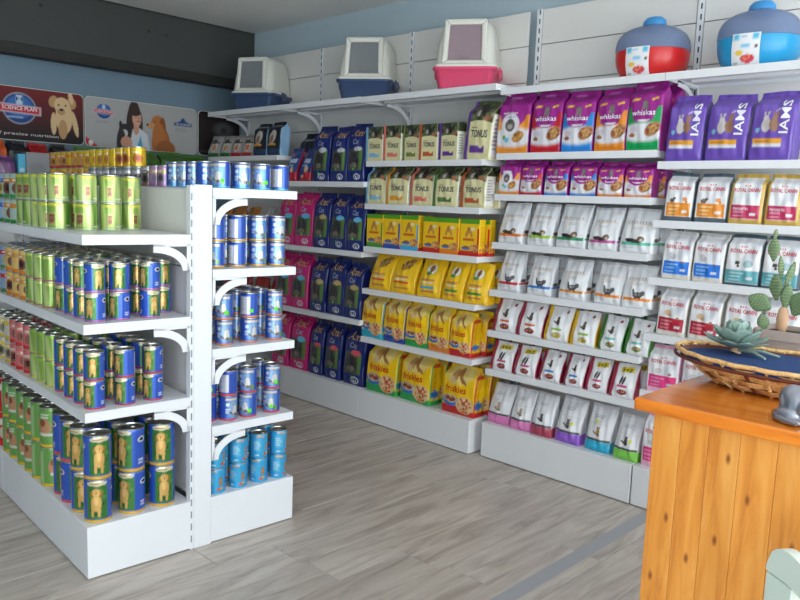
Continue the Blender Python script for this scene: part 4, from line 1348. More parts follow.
def bag_parts(des, w, h, form=None):
    key = (des, round(w, 2), round(h, 2), form)
    if key not in _bag:
        design, let, style, d, desc = DES[des]
        style = form or style
        s = BagShape(w, h, d, style, hash_of(key))
        small = w < .10
        me = s.mesh('bag', design, M['carton'] if style == 'carton' else M['bag'])
        lm = letter_mesh(lambda u, v: s.front(u, v, .0036), let(s)) if let else None
        _bag[key] = (me, lm, s)
    return _bag[key]
def hash_of(key):
    return sum(ord(c) * (i + 3) for i, c in enumerate(str(key))) % 99991
def bag_sticker(s, u, v, du, dv, mat):
    m = MB(); n = 4
    pts = []
    for j in range(n + 1):
        for i in range(n + 1):
            pts.append(tuple(s.front(np.array([u + du * i / n]), v + dv * j / n, .0022)[0]))
    m.add(pts, [(j * (n + 1) + i, j * (n + 1) + i + 1, (j + 1) * (n + 1) + i + 1, (j + 1) * (n + 1) + i) for j in range(n) for i in range(n)])
    return m.mesh('price_sticker', mat)
def place_bag(des, x, y, z, w, h, label, group, rz=None, tilt=0.0, face=0.0, form=None):
    me, lm, s = bag_parts(des, w, h, form)
    style = DES[des][2]
    o = mesh_obj('food_carton' if style == 'carton' else 'pet_food_bag', me, loc=(x, y, z))
    if rz is None: rz = brng.uniform(-1, 1) * (1 if style == 'carton' else 4)
    o.rotation_euler = (0, math.radians(tilt), math.radians(rz + face))
    tag(o, label, 'carton' if style == 'carton' else 'bag', group)
    if lm: mesh_obj('lettering', lm, o)
    if des.startswith('cat'):
        q = mesh_obj('price_sticker', bag_sticker(s, brng.uniform(.28, .5), brng.choice([.12, .2]), .10, .035, M['green_sticker']), o); q['label'] = 'bright green price sticker'
    if des in ('wb_purple', 'wb_cyan', 'wb_green'):
        q = mesh_obj('price_sticker', bag_sticker(s, .62 if des != 'wb_cyan' else .3, .42 if des != 'wb_cyan' else .62, .12, .07, M['yellow_sticker']), o); q['label'] = 'yellow price sticker'
    return o
for key, z, Y, items in BAG_ROWS:
    n = len(items); xs = [it[1] for it in items]
    for i, (des, x, w, h) in enumerate(items):
        gapl = (x - xs[i - 1]) if i else 9; gapr = (xs[i + 1] - x) if i < n - 1 else 9
        w = min(w * 1.02, min(gapl, gapr) * 1.0 - .006)
        if key != 'wh_big': h = min(h, .40)
        else: h = min(h, .318)
        desc, style, d = DES[des][4], DES[des][2], DES[des][3]
        pos = '%s from left' % ORD[i + 1] if i else 'leftmost'
        grp = 'bags on the ' + SHELF[key]
        tilt = {'ia': 1.5, 'rc_one': 1.0, 'rc_two': 1.0, 'rc_three': 2.0}.get(key, 0.0) + (2.5 if des == 'tonus_purple_big' else 0)
        x -= .035 if key.startswith('blue') else .012
        y = Y + brng.uniform(0, .012)
        place_bag(des, x, y, z, w, h, '%s, %s, %s' % (desc, pos, SHELF[key]), grp, tilt=tilt, form='brick' if key == 'tonus_small' and i < 5 else None)
        if key in BEHIND:
            off = {'silver_upper': .030, 'silver_lower': .030}.get(key, .012)
            if i == n - 1 and key not in ('silver_upper', 'silver_lower'): off = .02
            place_bag(des, x + off, y + d + .012 + (.02 if style == 'pouch' else 0), z, w, h, '%s, behind %s, %s' % (desc, pos, SHELF[key]), grp)

# bags seen through the gaps of the island
for i, (des, x, h) in enumerate([('plain_orange', -5.16, .25), ('plain_orange', -4.98, .25), ('plain_orange', -4.80, .25), ('plain_white', -4.63, .25), ('plain_white', -4.47, .25)]):
    place_bag(des, x, 3.285, 1.08, .155, h, '%s, %s, far middle shelf' % (DES[des][4], ['leftmost', 'second from left', 'third from left', 'fourth from left', 'fifth from left'][i]), 'bags on the far middle shelf')
for i, x in enumerate([-5.1, -4.9, -4.68, -4.48]):
    place_bag('plain_red', x, 3.285, .56, .17, .245, 'dark red pouch, %s, far lower shelf' % ['leftmost', 'second from left', 'third from left', 'fourth from left'][i], 'bags on the far lower shelf')
for i, x in enumerate([-4.25, -4.08]):
    place_bag('blackdog', x, 3.40, 1.52, .165, .345, 'black dog food bag, %s, behind the blue and red pouches' % ['left one', 'right one'][i], 'black bags on the top blue shelf')

# ---------------------------------------------------------------- display shelf: litter boxes and carriers
def rrect(hx, hy, r, z, n=5, cy=0.0):
    pts = []
    for sx, sy, q0 in ((1, 1, 0), (-1, 1, 90), (-1, -1, 180), (1, -1, 270)):
        for k in range(n + 1):
            q = math.radians(q0 + 90 * k / n)
            pts.append((sx * (hx - r) + r * math.cos(q), cy + sy * (hy - r) + r * math.sin(q), z))
    return pts
def litter_box(x, y, z, rz, base, flap, label):
    t = empty('litter_box', (x, y, z), math.radians(rz))
    tag(t, label, 'litter box', 'hooded litter boxes on the display shelf')
    W, D = .182, .172
    t.scale = (1, 1, 1.07)
    m = MB()
    m.rings([rrect(W * .80, D * .80, .04, 0), rrect(W * .84, D * .84, .045, .004), rrect(W * .93, D * .93, .045, .085), rrect(W, D, .045, .096), rrect(W, D, .045, .108), rrect(W * .96, D * .96, .04, .108)])
    m.obj('tray', base, t, smooth=40)
    m = MB()
    m.rings([rrect(W * .985, D * .985, .045, .108), rrect(W * .985, D * .985, .045, .120), rrect(W * .92, D * .93, .05, .126), rrect(W * .88, D * .90, .055, .22, cy=.004), rrect(W * .80, D * .82, .06, .31, cy=.010), rrect(W * .70, D * .68, .06, .345, cy=.016), rrect(W * .52, D * .48, .05, .358, cy=.02)])
    m.obj('hood', M['cream'], t, smooth=50)
    # raised frame round the doorway
    yf0, yf1 = -D * .985, -D * .90
    def fy(z): return -D * .96 + (z - .12) * .10
    m = MB()
    o = [(-.125, .122), (.125, .122), (.118, .348), (-.118, .348)]; i = [(-.094, .140), (.094, .140), (.088, .318), (-.088, .318)]
    for k in range(4):
        a, b = o[k], o[(k + 1) % 4]; c, d = i[(k + 1) % 4], i[k]
        q = [a, b, c, d]
        m.add([(px, fy(pz) - .012, pz) for px, pz in q] + [(px, fy(pz) + .05, pz) for px, pz in q],
              [(0, 1, 2, 3), (7, 6, 5, 4), (0, 4, 5, 1), (1, 5, 6, 2), (2, 6, 7, 3), (3, 7, 4, 0)])
    m.obj('door_frame', M['cream'], t, bevel=.010)
    m = MB()
    q = [(-.092, .142), (.092, .142), (.086, .316), (-.086, .316)]
    m.add([(px, fy(pz) - .004, pz) for px, pz in q] + [(px, fy(pz) + .001, pz) for px, pz in q],
          [(0, 1, 2, 3), (7, 6, 5, 4), (0, 4, 5, 1), (1, 5, 6, 2), (2, 6, 7, 3), (3, 7, 4, 0)])
    f = m.obj('flap', flap, t); f['label'] = 'smoky see-through door flap'
    m = MB(); m.prism([(-.03, .150), (.03, .150), (.024, .162), (-.024, .162)], fy(.15) - .012, fy(.15) - .004, 'y'); m.obj('flap_grip', flap, f)
    for s in (-1, 1):
        m = MB(); m.prism([(s * (W + .001), .060), (s * (W + .010), .070), (s * (W + .012), .112), (s * (W - .004), .128), (s * (W - .01), .110)], -.028, .028, 'y')
        m.obj('latch', base, t, bevel=.002)
    return t
litter_box(-4.83, 3.440, 2.0435, 24, M['navy'], M['smoke'], 'off-white hooded litter box with navy tray nearest the back wall')
litter_box(-3.665, 3.440, 2.0435, 34, M['navy'], M['smoke'], 'off-white hooded litter box with navy tray beside the pink one')
litter_box(-2.835, 3.440, 2.0405, 30, M['pink'], M['rose_smoke'], 'off-white hooded litter box with pink tray')

def carrier(x, y, z, rz, low, label):
    t = empty('pet_litter_tub', (x, y, z), math.radians(rz))
    tag(t, label, 'litter tub', 'apple shaped tubs on the display shelf')
    RX, RY, H, S = .166, .150, .252, .126
    def sec(v):
        q = v / H
        s = (1 - abs((q - .50) / .66) ** 2.6) if q < .5 else (1 - abs((q - .50) / .50) ** 3.0)
        return max(.30, max(0, s) ** .5)
    def ring(v, k=1.0): return [(RX * sec(v) * k * math.copysign(abs(math.cos(a)) ** .85, math.cos(a)), RY * sec(v) * k * math.copysign(abs(math.sin(a)) ** .85, math.sin(a)), v) for a in [2 * math.pi * i / 48 for i in range(48)]]
    m = MB(); vs = [S * i / 9 for i in range(10)]
    m.rings([ring(v) for v in vs] + [ring(S, .97), ring(.012, .9)], cap1=True)
    m.obj('tub', low, t, smooth=40)
    m = MB(); vs = [S + .001 + (H - S - .001) * (1 - (1 - i / 14) ** 1.6) for i in range(15)]
    m.rings([ring(v, 1.012) for v in vs], cap0=False)
    o = m.obj('lid', M['lid_blue'], t, smooth=40); o['label'] = 'translucent grey blue lid'
    m = MB()
    m.rings([[(.052 * k * math.cos(a), .040 * k * math.sin(a), zz) for a in [2 * math.pi * i / 24 for i in range(24)]] for k, zz in ((.5, H - .030), (.95, H - .016), (1.08, H + .004), (1.0, H + .022), (.72, H + .036), (.2, H + .042))])
    o = m.obj('knob', M['knob_blue'], t, smooth=50); o['label'] = 'bright blue knob'
    # printed card wrapped over the front
    nu, nv = 20, 20; V = []; U = []; VV = []
    for j in range(nv + 1):
        for i in range(nu + 1):
            u, v = i / nu, j / nv; zz = .004 + v * .128; xx = (-.075 + u * .112) + v * .006
            k = sec(zz) * 1.02; c = max(-1, min(1, xx / (RX * k))); yy = -RY * k * (1 - abs(c) ** (2 / .85)) ** (.85 / 2)
            V.append((xx, yy - .0025, zz)); U.append(u); VV.append(v)
    me = bpy.data.meshes.new('card'); me.from_pydata(V, [], [(j * (nu + 1) + i, j * (nu + 1) + i + 1, (j + 1) * (nu + 1) + i + 1, (j + 1) * (nu + 1) + i) for j in range(nv) for i in range(nu)])
    p = Paint(U, VV, (236, 236, 238), 1.15)
    p.rect(.05, .80, .25, .97, (90, 190, 226), .02); p.rect(.72, .80, .94, .97, (90, 190, 226), .02); p.lines(.3, .68, .84, .94, 1, (150, 200, 226))
    p.rect(.34, .56, .64, .66, (110, 190, 232), .03); p.ell(.28, .40, .14, .08, (236, 196, 70)); p.ell(.58, .22, .25, .15, (222, 70, 90)); p.speck(.58, .25, .2, .1, [(240, 150, 80), (206, 40, 60)], 10, .04, 3); p.ell(.86, .58, .06, .07, (96, 66, 60)); p.lines(.06, .3, .05, .12, 2, (170, 170, 176))
    set_print(me, p.c); mesh_obj('printed_card', me, t, M['poster'])
    return t
carrier(-1.735, 3.465, 2.0185, 6, M['red'], 'apple shaped litter tub with red base and translucent lid')
carrier(-1.250, 3.465, 2.0185, 6, M['sky'], 'apple shaped litter tub with sky blue base and translucent lid')

# ---------------------------------------------------------------- banners on the back wall
def banner(y0, y1, z0, z1, paint, letters, label, nu=190, nv=84):
    """rounded printed board, 12 mm thick, facing +x; u runs towards the right wall"""
    W, H = y1 - y0, z1 - z0; X = BACK_X + .022
    b = empty('wall_banner', (X, (y0 + y1) / 2, (z0 + z1) / 2))
    tag(b, label, 'banner', 'printed banners along the back wall')
    m = MB(); pts = [(p[0], p[1]) for p in rrect(W / 2, H / 2, .035, 0)]
    m.prism(pts, -.014, -.002, 'x'); m.obj('board', M['cream'], b)
    # print surface as a grid clipped to the rounded outline by pulling corners in
    V = []; U = []; VV = []
    for j in range(nv + 1):
        for i in range(nu + 1):
            yy = (i / nu - .5) * (W - .008); zz = (j / nv - .5) * (H - .008); R = .033
            dx = abs(yy) - (W / 2 - .004 - R); dz = abs(zz) - (H / 2 - .004 - R)
            if dx > 0 and dz > 0:
                l = math.hypot(dx, dz)
                mx = max(dx, dz); k = mx / l
                yy = math.copysign(W / 2 - .004 - R + dx * k, yy); zz = math.copysign(H / 2 - .004 - R + dz * k, zz)
            V.append((0, yy, zz)); U.append(yy / W + .5); VV.append(zz / H + .5)
    me = bpy.data.meshes.new('print'); me.from_pydata(V, [], [(j * (nu + 1) + i, j * (nu + 1) + i + 1, (j + 1) * (nu + 1) + i + 1, (j + 1) * (nu + 1) + i) for j in range(nv) for i in range(nu)])
    p = Paint(U, VV, (230, 230, 230), H / W); paint(p); set_print(me, p.c)
    mesh_obj('print', me, b, M['poster'])
    for it in letters or []:
        mesh_obj('lettering', letter_mesh(lambda u, v: np.stack([np.full(np.shape(u), .0016), (np.asarray(u) - .5) * W, (np.asarray(v) - .5) * H], 1), [it]), b)
    return b
def seal_logo(p, cx, cy, r):
    a = p.a
    p.ell(cx, cy, r * 1.04, r * 1.0, (190, 200, 214)); p.ell(cx, cy, r, r * .95, (24, 60, 126)); p.ell(cx, cy + r * .1 / a, r * .8, r * .7, (56, 110, 180), s=.3)
    p.rect(cx - r * .2, cy + r * .25 / a, cx + r * .2, cy + r * .85 / a, (190, 206, 226), .005)
    p.poly([(cx - r * 1.35, cy - r * .28 / a), (cx + r * 1.35, cy - r * .36 / a), (cx + r * 1.35, cy + r * .18 / a), (cx - r * 1.35, cy + r * .26 / a)], (214, 206, 210))
    p.poly([(cx - r * 1.27, cy - r * .22 / a), (cx + r * 1.27, cy - r * .30 / a), (cx + r * 1.27, cy + r * .12 / a), (cx - r * 1.27, cy + r * .20 / a)], (198, 36, 56))
def b_red(p):
    p.rect(-1, -1, 2, 2, (24, 5, 7)); p.grad(.15, 1.10, (122, 14, 20))
    seal_logo(p, .515, .60, .115); p.lines(.425, .605, .40, .46, 1, (150, 176, 206))
    a = p.a
    c1, c2 = (222, 186, 140), (190, 146, 98)
    for q, s in ((.765, -.25), (.905, .25)): p.ell(q, .80, .035, .045, c2, s)
    p.ell(.845, .52, .065, .13, c1); p.ell(.83, .74, .060, .062, c1); p.ell(.765, .38, .022, .085, c1); p.ell(.93, .40, .020, .10, c1, .2); p.ell(.835, .28, .034, .075, c2); p.ell(.825, .62, .030, .026, c2)
    for q in (.805, .858): p.ell(q, .745, .008, .008, (40, 26, 20))
    p.ell(.826, .655, .014, .010, (30, 20, 18)); p.ell(.90, .9, .018, .05, c1, .2)
def b_white(p):
    p.rect(-1, -1, 2, 2, (172, 170, 168)); a = p.a
    p.poly([(-.1, -.1), (.17, -.1), (.0, .20), (-.1, .3)], (190, 30, 46)); p.ell(.045, .075, .018, .022, (230, 220, 222))
    seal_logo(p, .155, .73, .062); p.lines(.09, .24, .48, .54, 2, (150, 150, 156))
    # woman holding a cat, with a dog beside her
    p.ell(.415, .70, .055, .125, (58, 38, 34)); p.ell(.39, .50, .045, .15, (58, 38, 34)); p.ell(.46, .52, .03, .12, (62, 40, 36))
    p.poly([(.36, -.05), (.56, -.05), (.53, .34), (.46, .46), (.40, .42)], (214, 216, 224)); p.poly([(.42, -.05), (.50, -.05), (.47, .30)], (70, 160, 190))
    p.ell(.432, .44, .025, .05, (206, 150, 124)); p.ell(.437, .66, .040, .070, (214, 160, 134)); p.ell(.42, .78, .052, .03, (58, 38, 34)); p.ell(.452, .60, .016, .006, (176, 70, 76)); p.ell(.428, .67, .005, .004, (50, 34, 30)); p.ell(.455, .67, .005, .004, (50, 34, 30))
    p.ell(.33, .36, .052, .065, (40, 36, 36)); p.ell(.33, .33, .028, .03, (206, 200, 198)); p.ell(.30, .12, .04, .12, (46, 42, 42)); p.ell(.345, .14, .05, .05, (206, 150, 124), .4)
    for q in (.295, .365): p.ell(q, .50, .014, .03, (40, 36, 36))
    p.ell(.655, .18, .085, .14, (176, 104, 50)); p.ell(.625, .60, .060, .066, (186, 116, 58)); p.ell(.67, .52, .030, .085, (142, 78, 36)); p.ell(.565, .54, .040, .026, (206, 150, 96)); p.ell(.635, .36, .058, .1, (186, 112, 54)); p.ell(.532, .55, .010, .010, (40, 28, 24)); p.ell(.60, .635, .006, .006, (30, 22, 20)); p.ell(.70, .07, .09, .07, (156, 92, 44))
    p.poly([(.78, .60), (.95, .60), (.95, .66), (.78, .66)], (40, 70, 130)); p.poly([(.80, .66), (.93, .66), (.865, .74)], (40, 70, 130)); p.ell(.865, .72, .02, .02, (40, 70, 130)); p.lines(.79, .95, .46, .54, 2, (150, 150, 156))
def b_dark(p):
    p.rect(-1, -1, 2, 2, (34, 20, 20)); p.ell(.60, .62, .22, .14, (86, 84, 84), s=.7); p.ell(.60, .60, .08, .07, (60, 58, 58)); p.rect(.05, .06, .45, .12, (70, 64, 64), .02); p.poly([(.6, -.1), (1.1, -.1), (1.1, .6)], (96, 22, 30), .1)
banner(1.468, 2.364, 1.722, 2.078, b_red, [('SCIENCE PLAN', .390, .565, .640, .640, 0, (236, 226, 230)), ('H', .492, .74, .538, .81, 0, (30, 66, 130)), ('power of precise nutrition', .16, .085, .80, .155, 0, (206, 196, 196))], 'dark red banner with a running puppy and round blue crest')
banner(2.372, 3.272, 1.722, 2.076, b_white, [('SCIENCE PLAN', .085, .705, .225, .745, 0, (236, 226, 230)), ('VET NUTRITION', .795, .615, .935, .648, 0, (220, 226, 236))], 'white banner with a woman hugging a brown dog')
banner(3.285, 3.680, 1.722, 2.074, b_dark, None, 'dark brown banner end tucked behind the far shelving', 40, 40)

# ---------------------------------------------------------------- low shelf and goods under the banners
bs = empty('back_shelving', (-5.30, 1.9, 0))
tag(bs, 'low white shelving under the banners behind the island', 'shelving')
m = MB(); m.box(-.18, .16, -1.3, 1.30, .016, .2); m.obj('base_plinth', M['white_metal'], bs)
for z in (.62, 1.02, 1.42):
    m = MB(); m.box(-.18, .16, -1.3, 1.30, z - .012, z); m.box(.148, .16, -1.3, 1.30, z - .034, z); m.obj('shelf', M['white_metal'], bs)
for y in (-1.29, 0, 1.285):
    m = MB(); m.box(-.185, -.15, y - .015, y + .015, 0, 1.46); m.obj('upright', M['white_metal'], bs)
for z0, z1 in ((.2, .6), (.602, 1.0), (1.002, 1.42)):
    m = MB(); m.box(-.19, -.186, -1.3, 1.3, z0, z1); m.obj('back_panel', M['panel'], bs)
DES['back_orange'] = (d_plain((206, 84, 24), (190, 150, 110)), None, 'block', .10, 'orange bag')
DES['back_black'] = (d_plain((24, 24, 28), (96, 96, 98)), None, 'block', .10, 'black bag')
DES['back_red'] = (d_plain((164, 20, 20), (140, 16, 18)), None, 'block', .10, 'deep red bag')
DES['back_grey'] = (d_plain((150, 150, 152), (140, 140, 142)), None, 'carton', .10, 'grey carton')
DES['back_lilac'] = (d_plain((110, 62, 120), (150, 110, 150)), None, 'block', .09, 'plum bag')
DES['back_sky'] = (d_plain((90, 190, 226), (190, 220, 232)), None, 'carton', .06, 'light blue carton')
for des, x, y, w, h, lab in [
        ('back_orange', -5.27, 1.67, .22, .29, 'orange bag at the left frame edge under the red banner'),
        ('back_orange', -5.27, 1.44, .20, .29, 'orange bag, second one, leftmost under the red banner'),
        ('back_black', -5.27, 1.845, .12, .29, 'black bag between orange and red bags under the banner'),
        ('back_red', -5.27, 1.985, .13, .285, 'deep red bag under the puppy banner'),
        ('back_black', -5.27, 2.12, .10, .29, 'black bag right of the deep red bag under the banner'),
        ('back_grey', -5.165, 1.925, .145, .215, 'grey carton standing before the deep red bag'),
        ('back_sky', -5.165, 1.825, .045, .20, 'narrow light blue carton beside the grey carton'),
        ('back_lilac', -5.165, 1.70, .18, .185, 'plum bag standing before the orange bag'),
        ('back_lilac', -5.165, 1.49, .18, .185, 'plum bag, left one, standing before the orange bags')]:
    place_bag(des, x, y, 1.42, w, h, lab, 'goods under the banners', rz=0, face=90)
for k in range(5):
    place_bag('plain_grass', -5.19, 2.30 + .205 * k, 1.42, .195, .285 + .008 * (k % 2), 'green hay bag under the banners, %s from left' % ORD[k + 1], 'green hay bags on the back shelf', rz=0, face=90)

# ---------------------------------------------------------------- pine counter
CX0, CX1, CY0, CY1 = -.698, .62, 1.530, 2.135
ct = empty('shop_counter', ((CX0 + CX1) / 2, (CY0 + CY1) / 2, 0))
tag(ct, 'varnished pine counter with vertical boards and an orange brown top', 'counter')
cc = ct.location
m = MB(); m.box(-.738 - cc.x, CX1 + .05 - cc.x, 1.511 - cc.y, CY1 + .03 - cc.y, .972, 1.0)
m.obj('worktop', M['pine_top'], ct, bevel=.005)
edges = [CX0, -.638, -.579, -.516, -.445, -.371, -.301, -.231, -.161, -.091, -.021, .049, .119, .189, .259, .329, .399, .469, .539, CX1]
for a, b in zip(edges[:-1], edges[1:]):
    m = MB(); w = (b - a) / 2 - .0003; e = .0009
    m.rings([[(-w, .018, 0), (w, .018, 0), (w, 0.0 + e, 0), (w - e, 0, 0), (-w + e, 0, 0), (-w, e, 0)],
             [(-w, .018, .972), (w, .018, .972), (w, 0.0 + e, .972), (w - e, 0, .972), (-w + e, 0, .972), (-w, e, .972)]])
    m.obj('board', M['pine'], ct, loc=((a + b) / 2 - cc.x, CY0 - cc.y, 0))
y = CY0 + .018
while y < CY1 - .02:
    y1 = min(y + .08, CY1)
    m = MB(); m.box(0, .018, -(y1 - y) / 2 + .0006, (y1 - y) / 2 - .0006, 0, .972)
    m.obj('board', M['pine'], ct, loc=(CX0 - cc.x, (y + y1) / 2 - cc.y, 0)); y = y1
m = MB(); m.box(CX1 - .018, CX1, CY0 + .018, CY1, 0, .972); m.box(CX0 + .02, CX1 - .02, CY1 - .02, CY1, .1, .972)
m.v = [(p[0] - cc.x, p[1] - cc.y, p[2]) for p in m.v]; m.obj('back_panel', M['pine'], ct)

# ---------------------------------------------------------------- wicker basket with blue liner
def basket(x, y, z):
    t = empty('wicker_basket', (x, y, z))
    tag(t, 'shallow boat-shaped wicker basket with a blue liner on the counter', 'basket')
    H, AX, AY, BX, BY = .066, .252, .145, .155, .092
    def R(v, a, out=0.0):
        k = v ** .8; ax = BX + (AX - BX) * k + out; ay = BY + (AY - BY) * k + out
        return (ax * math.cos(a), ay * math.sin(a), .002 + v * H + .006 * v * abs(math.cos(a)) ** 3)
    N = 30
    m = MB(); m.rings([[R(v, 2 * math.pi * i / 48, -.004) for i in range(48)] for v in (0, .01, .5, .95)], cap1=False)
    m.obj('inner_shell', M['wicker_dark'], t, smooth=60)
    for row in range(4):
        v0, v1 = .04 + row * .215, .04 + row * .215 + .19
        m = MB(); n = N * 6; r0 = []; 
        ra, rb, rc, rd = [], [], [], []
        for i in range(n):
            a = 2 * math.pi * i / n; o = .0028 + .0040 * math.sin(a * N / 2 + math.pi * row)
            ra.append(R(v0, a, o)); rb.append(R(v1, a, o)); rc.append(R(v1, a, o - .0025)); rd.append(R(v0, a, o - .0025))
        m.rings([rd, ra, rb, rc], cap0=False, cap1=False)
        m.obj('woven_band', M['wicker'], t, smooth=50)
    for i in range(N):
        a = 2 * math.pi * (i + .5) / N
        m = MB(); m.tube([R(v, a, .0012) for v in (.0, .25, .5, .75, .97)], .0042, 6); m.obj('stake', M['wicker_dark'] if i % 3 == 0 else M['wicker'], t, smooth=50)
    m = MB(); pts = [R(1.0, 2 * math.pi * i / 72, .003) for i in range(73)]
    m.tube([(p[0], p[1], p[2] + .001 * math.sin(i * 1.7)) for i, p in enumerate(pts)], .0055, 8); m.obj('rim', M['wicker'], t, smooth=50)
    m = MB(); m.tube([(p[0] * 1.02, p[1] * 1.02, p[2] - .014) for p in pts], .004, 6); m.obj('lower_rim', M['wicker_dark'], t, smooth=50)
    m = MB(); m.rings([[(r * AX * math.cos(2 * math.pi * i / 48), r * AY * math.sin(2 * math.pi * i / 48), H - .004 + q) for i in range(48)] for r, q in ((.985, -.012), (.975, .000), (.7, .002), (.3, .004))])
    o = m.obj('liner', M['blue_cloth'], t, smooth=60); o['label'] = 'deep blue cloth liner'
    return t
basket(-.535, 1.850, 1.0)

# ---------------------------------------------------------------- succulent
def leaf_mesh(L, W, T, curl):
    m = MB(); rings = []
    for k in range(9):
        s = k / 8; w = W * (math.sin(math.pi * min(1, (s * .94) ** 1.5 * .93 + .07)) ** .8); th = T * (1 - .6 * s)
        if k == 8: w *= .25
        z = curl * s * s
        rings.append([(w * math.cos(q), s * L, z + th * math.sin(q) * (1 if math.sin(q) < 0 else .45)) for q in [2 * math.pi * i / 10 for i in range(10)]])
    m.rings(rings); return m.mesh('leaf', M['succulent'], 60)
def succulent(x, y, z):
    t = empty('succulent_rosette', (x, y, z))
    tag(t, 'grey green succulent rosette lying on the blue basket liner', 'plant')
    m = MB(); m.tube([(0, 0, 0), (.004, .004, .018), (0, .0, .034)], [.014, .011, .010], 8); m.obj('stem', M['cactus_old'], t, smooth=50)
    r = random.Random(2)
    sets = [(9, .080, .022, .0058, 6, .016), (8, .070, .023, .0056, 28, .022), (6, .054, .020, .0052, 50, .030), (4, .034, .014, .005, 70, .036)]
    for n, L, W, T, el, h in sets:
        me = leaf_mesh(L, W, T, .012)
        for k in range(n):
            o = mesh_obj('leaf', me, t, loc=(0, 0, h))
            o.rotation_euler = (math.radians(el + r.uniform(-8, 8)), 0, 2 * math.pi * (k + .37 * h * 100) / n + r.uniform(-.12, .12))
    return t
sc = succulent(-.668, 1.885, 1.066)
for k, (dx, dy, L) in enumerate([(.07, -.03, .05), (.10, .01, .04), (.085, -.045, .035)]):
    m = MB(); m.tube([(.0, .0, .008), (dx * .6, dy * .6, .012), (dx, dy, .004)], [.004, .004, .003], 6)
    m.obj('trailing_stem', M['succulent'], sc, smooth=50)

# ---------------------------------------------------------------- prickly pear in a clay pot
def pad_mesh(w, h, t):
    m = MB(); rings = []; n = 16
    for k in range(13):
        s = k / 12; ww = w / 2 * math.sin(math.pi * (.06 + .90 * s)) ** .62 * (.78 + .22 * math.sin(math.pi * min(1, s * .95))); ww *= (.62 + .38 * min(1, s * 2.4))
        th = t / 2 * math.sin(math.pi * (.10 + .82 * s)) ** .5
        rings.append([(ww * math.cos(q), th * math.sin(q), s * h) for q in [2 * math.pi * i / n for i in range(n)]])
    m.rings(rings); return m.mesh('pad', M['cactus'], 60)
def spines(w, h, t):
    m = MB()
    for j in range(1, 8):
        for i in range(-3, 4):
            s = j / 8; x = (i + (.5 if j % 2 else 0)) * w / 7.5
            lim = w / 2 * math.sin(math.pi * (.06 + .90 * s)) ** .62 * (.62 + .38 * min(1, s * 2.4)) * .9
            if abs(x) > lim: continue
            for sg in (-1, 1):
                y = sg * t / 2 * .86 * math.sqrt(max(.1, 1 - (x / (lim / .9)) ** 2))
                m.rings([[(x - .0011, y, s * h), (x + .0011, y, s * h), (x, y, s * h + .0018)], [(x, y + sg * .0022, s * h + .001)] * 3], cap0=False)
    return m.mesh('spines', M['spine'])
def prickly_pear():
    t = empty('prickly_pear', (-.606, 2.072, 1.012))
    tag(t, 'prickly pear cactus in a square clay pot behind the basket', 'plant')
    m = MB()
    hx = .062
    m.rings([rrect(hx * .84, hx * .84, .010, -.012), rrect(hx * .96, hx * .96, .010, .078), rrect(hx * 1.08, hx * 1.08, .012, .079), rrect(hx * 1.1, hx * 1.1, .012, .103), rrect(hx * .96, hx * .96, .010, .103), rrect(hx * .94, hx * .94, .010, .088)])
    m.obj('pot', M['clay'], t, smooth=40)
    m = MB(); m.rings([rrect(hx * .93, hx * .93, .01, .084), rrect(hx * .9, hx * .9, .01, .092), rrect(hx * .3, hx * .3, .01, .095)]); m.obj('soil', M['soil'], t)
    m = MB(); m.rings([[(-.018 + r * math.cos(q), r * .8 * math.sin(q), z) for q in [2 * math.pi * i / 14 for i in range(14)]] for r, z in ((.008, .09), (.013, .105), (.0155, .128), (.012, .150), (.007, .158))])
    o = m.obj('trunk', M['cactus_old'], t, smooth=50); o['label'] = 'tan woody old trunk'
    # (x, z foot, width, height, lean degrees, turn)
    for px, py, pz, w, h, lean, turn in [(-.046, -.01, .150, .050, .060, -62, 10), (-.016, 0, .152, .030, .066, 4, 20), (-.040, .006, .172, .038, .068, -6, -15),
                                         (-.034, .010, .228, .018, .060, -8, 60), (-.022, .004, .206, .020, .072, 16, 40), (-.058, .012, .272, .030, .062, -2, 5), (-.060, .012, .330, .012, .026, 4, 0),
                                         (.006, .0, .140, .060, .066, 24, -8), (-.052, -.02, .092, .030, .046, -14, 25)]:
        tk = .012 if w > .02 else .009
        o = mesh_obj('pad', pad_mesh(w, h, tk), t, loc=(px, py, pz))
        o.rotation_euler = (0, math.radians(lean), math.radians(turn))
        s = mesh_obj('spines', spines(w, h, tk), o); s['kind'] = 'stuff'
    return t
prickly_pear()

# ---------------------------------------------------------------- silver cat figurine
def blob(parts, name, mat, parent, voxel, loc=None):
    """one continuous body out of overlapping ellipsoids"""
    bm = bmesh.new()
    for (x, y, z, rx, ry, rz_, ang) in parts:
        mt = Matrix.Translation((x, y, z)) @ Matrix.Rotation(math.radians(ang), 4, 'Y') @ Matrix.Diagonal((rx, ry, rz_, 1))
        bmesh.ops.create_uvsphere(bm, u_segments=18, v_segments=12, radius=1, matrix=mt)
    me = bpy.data.meshes.new(name); bm.to_mesh(me); bm.free(); me.materials.append(mat)
    o = mesh_obj(name, me, parent, loc=loc)
    r = o.modifiers.new('remesh', 'REMESH'); r.mode = 'VOXEL'; r.voxel_size = voxel; r.use_smooth_shade = True
    s = o.modifiers.new('smooth', 'SMOOTH'); s.iterations = 6; s.factor = .6
    return o
cf = empty('cat_figurine', (-.418, 1.585, 1.0), math.radians(-12))
tag(cf, 'silver curled-up cat figurine at the right end of the counter', 'figurine')
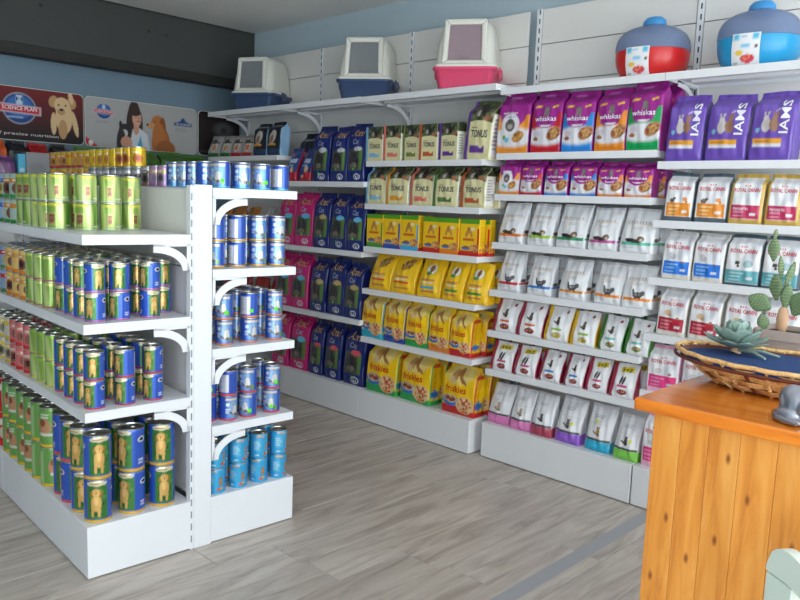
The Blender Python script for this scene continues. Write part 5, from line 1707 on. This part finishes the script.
o = blob([(-.020, .004, .034, .034, .032, .034, 0), (-.030, .006, .046, .026, .028, .026, 0), (.012, 0, .030, .040, .028, .030, 0), (.045, 0, .036, .026, .024, .030, 0),
          (.062, -.004, .058, .021, .021, .019, 0), (.078, -.008, .053, .010, .011, .009, 0), (.050, -.018, .008, .022, .010, .008, 0), (-.026, -.022, .016, .026, .012, .014, 0), (-.006, -.030, .007, .022, .009, .007, 0),
          (.056, -.014, .078, .006, .005, .011, -12), (.068, .008, .078, .006, .005, .011, 8)], 'body', M['silver'], cf, .0025)
m = MB(); m.tube([(-.046, .014, .012), (-.056, -.006, .009), (-.044, -.026, .008), (-.020, -.038, .008), (.006, -.042, .007)], [.008, .008, .0075, .007, .004], 10); m.obj('tail', M['silver'], cf, smooth=60)
for dy in (-.012, .004):
    m = MB(); m.rings([[(.080 + .001 * k, dy - .006 + .0025 * math.cos(q), .061 + .0025 * math.sin(q)) for q in [2 * math.pi * i / 8 for i in range(8)]] for k in (0, 1)]); m.obj('eye', M['slot'], cf)

# ---------------------------------------------------------------- pale chair in front of the counter
def chair():
    t = empty('pale_chair', (-.388, 1.366, 0), math.radians(-35))
    tag(t, 'pale mint painted chair back at the bottom right corner', 'chair')
    mt = M['chair']; W = .42
    # crest rail: horned at both stiles, dipping in the middle
    outer, inner = [], []
    for k in range(41):
        s = W * k / 40; e = min(s, W - s)
        z = .842 - .060 * (1 - math.cos(2 * math.pi * max(0, e - .045) / (W - .09))) / 2 if e >= .045 else .797 + math.sqrt(max(0, .045 ** 2 - (.045 - e) ** 2))
        outer.append((s, z))
        inner.append((s, min(z - .004, .842 - .054 - .060 * (1 - math.cos(2 * math.pi * max(0, e - .045) / (W - .09))) / 2)))
    m = MB(); m.strip(outer, inner, -.011, .011, 'y'); m.obj('crest_rail', mt, t, smooth=40)
    for x0 in (0, W - .066):
        m = MB(); m.prism([(x0, 0), (x0 + .050, 0), (x0 + .066, .45), (x0 + .066, .785), (x0, .785)] if x0 == 0 else [(x0 + .016, 0), (x0 + .066, 0), (x0 + .066, .785), (x0, .785), (x0, .45)], -.0108, .0108, 'y'); m.obj('stile', mt, t, bevel=.003)
    for x0 in (.125, .187, .249):
        m = MB(); m.prism([(x0, .45), (x0 + .046, .45), (x0 + .046, .745), (x0, .745)], -.006, .006, 'y'); m.obj('slat', mt, t, bevel=.002)
    m = MB(); m.prism([(.06, .47), (W - .06, .47), (W - .06, .52), (.06, .52)], -.009, .009, 'y'); m.obj('lower_rail', mt, t)
    m = MB(); m.prism([(a + W / 2, b - .205) for a, b, _ in rrect(.21, .195, .03, 0)], .435, .458, 'z'); m.obj('seat', mt, t, bevel=.004)
    for x0 in (.02, W - .06):
        m = MB(); m.rings([[(x0 + dx, -.385 + dy, z) for dx, dy in ((0, 0), (.04, 0), (.04, .04), (0, .04))] for z in (0, .436)]); m.obj('leg', mt, t, bevel=.003)
    return t
chair()
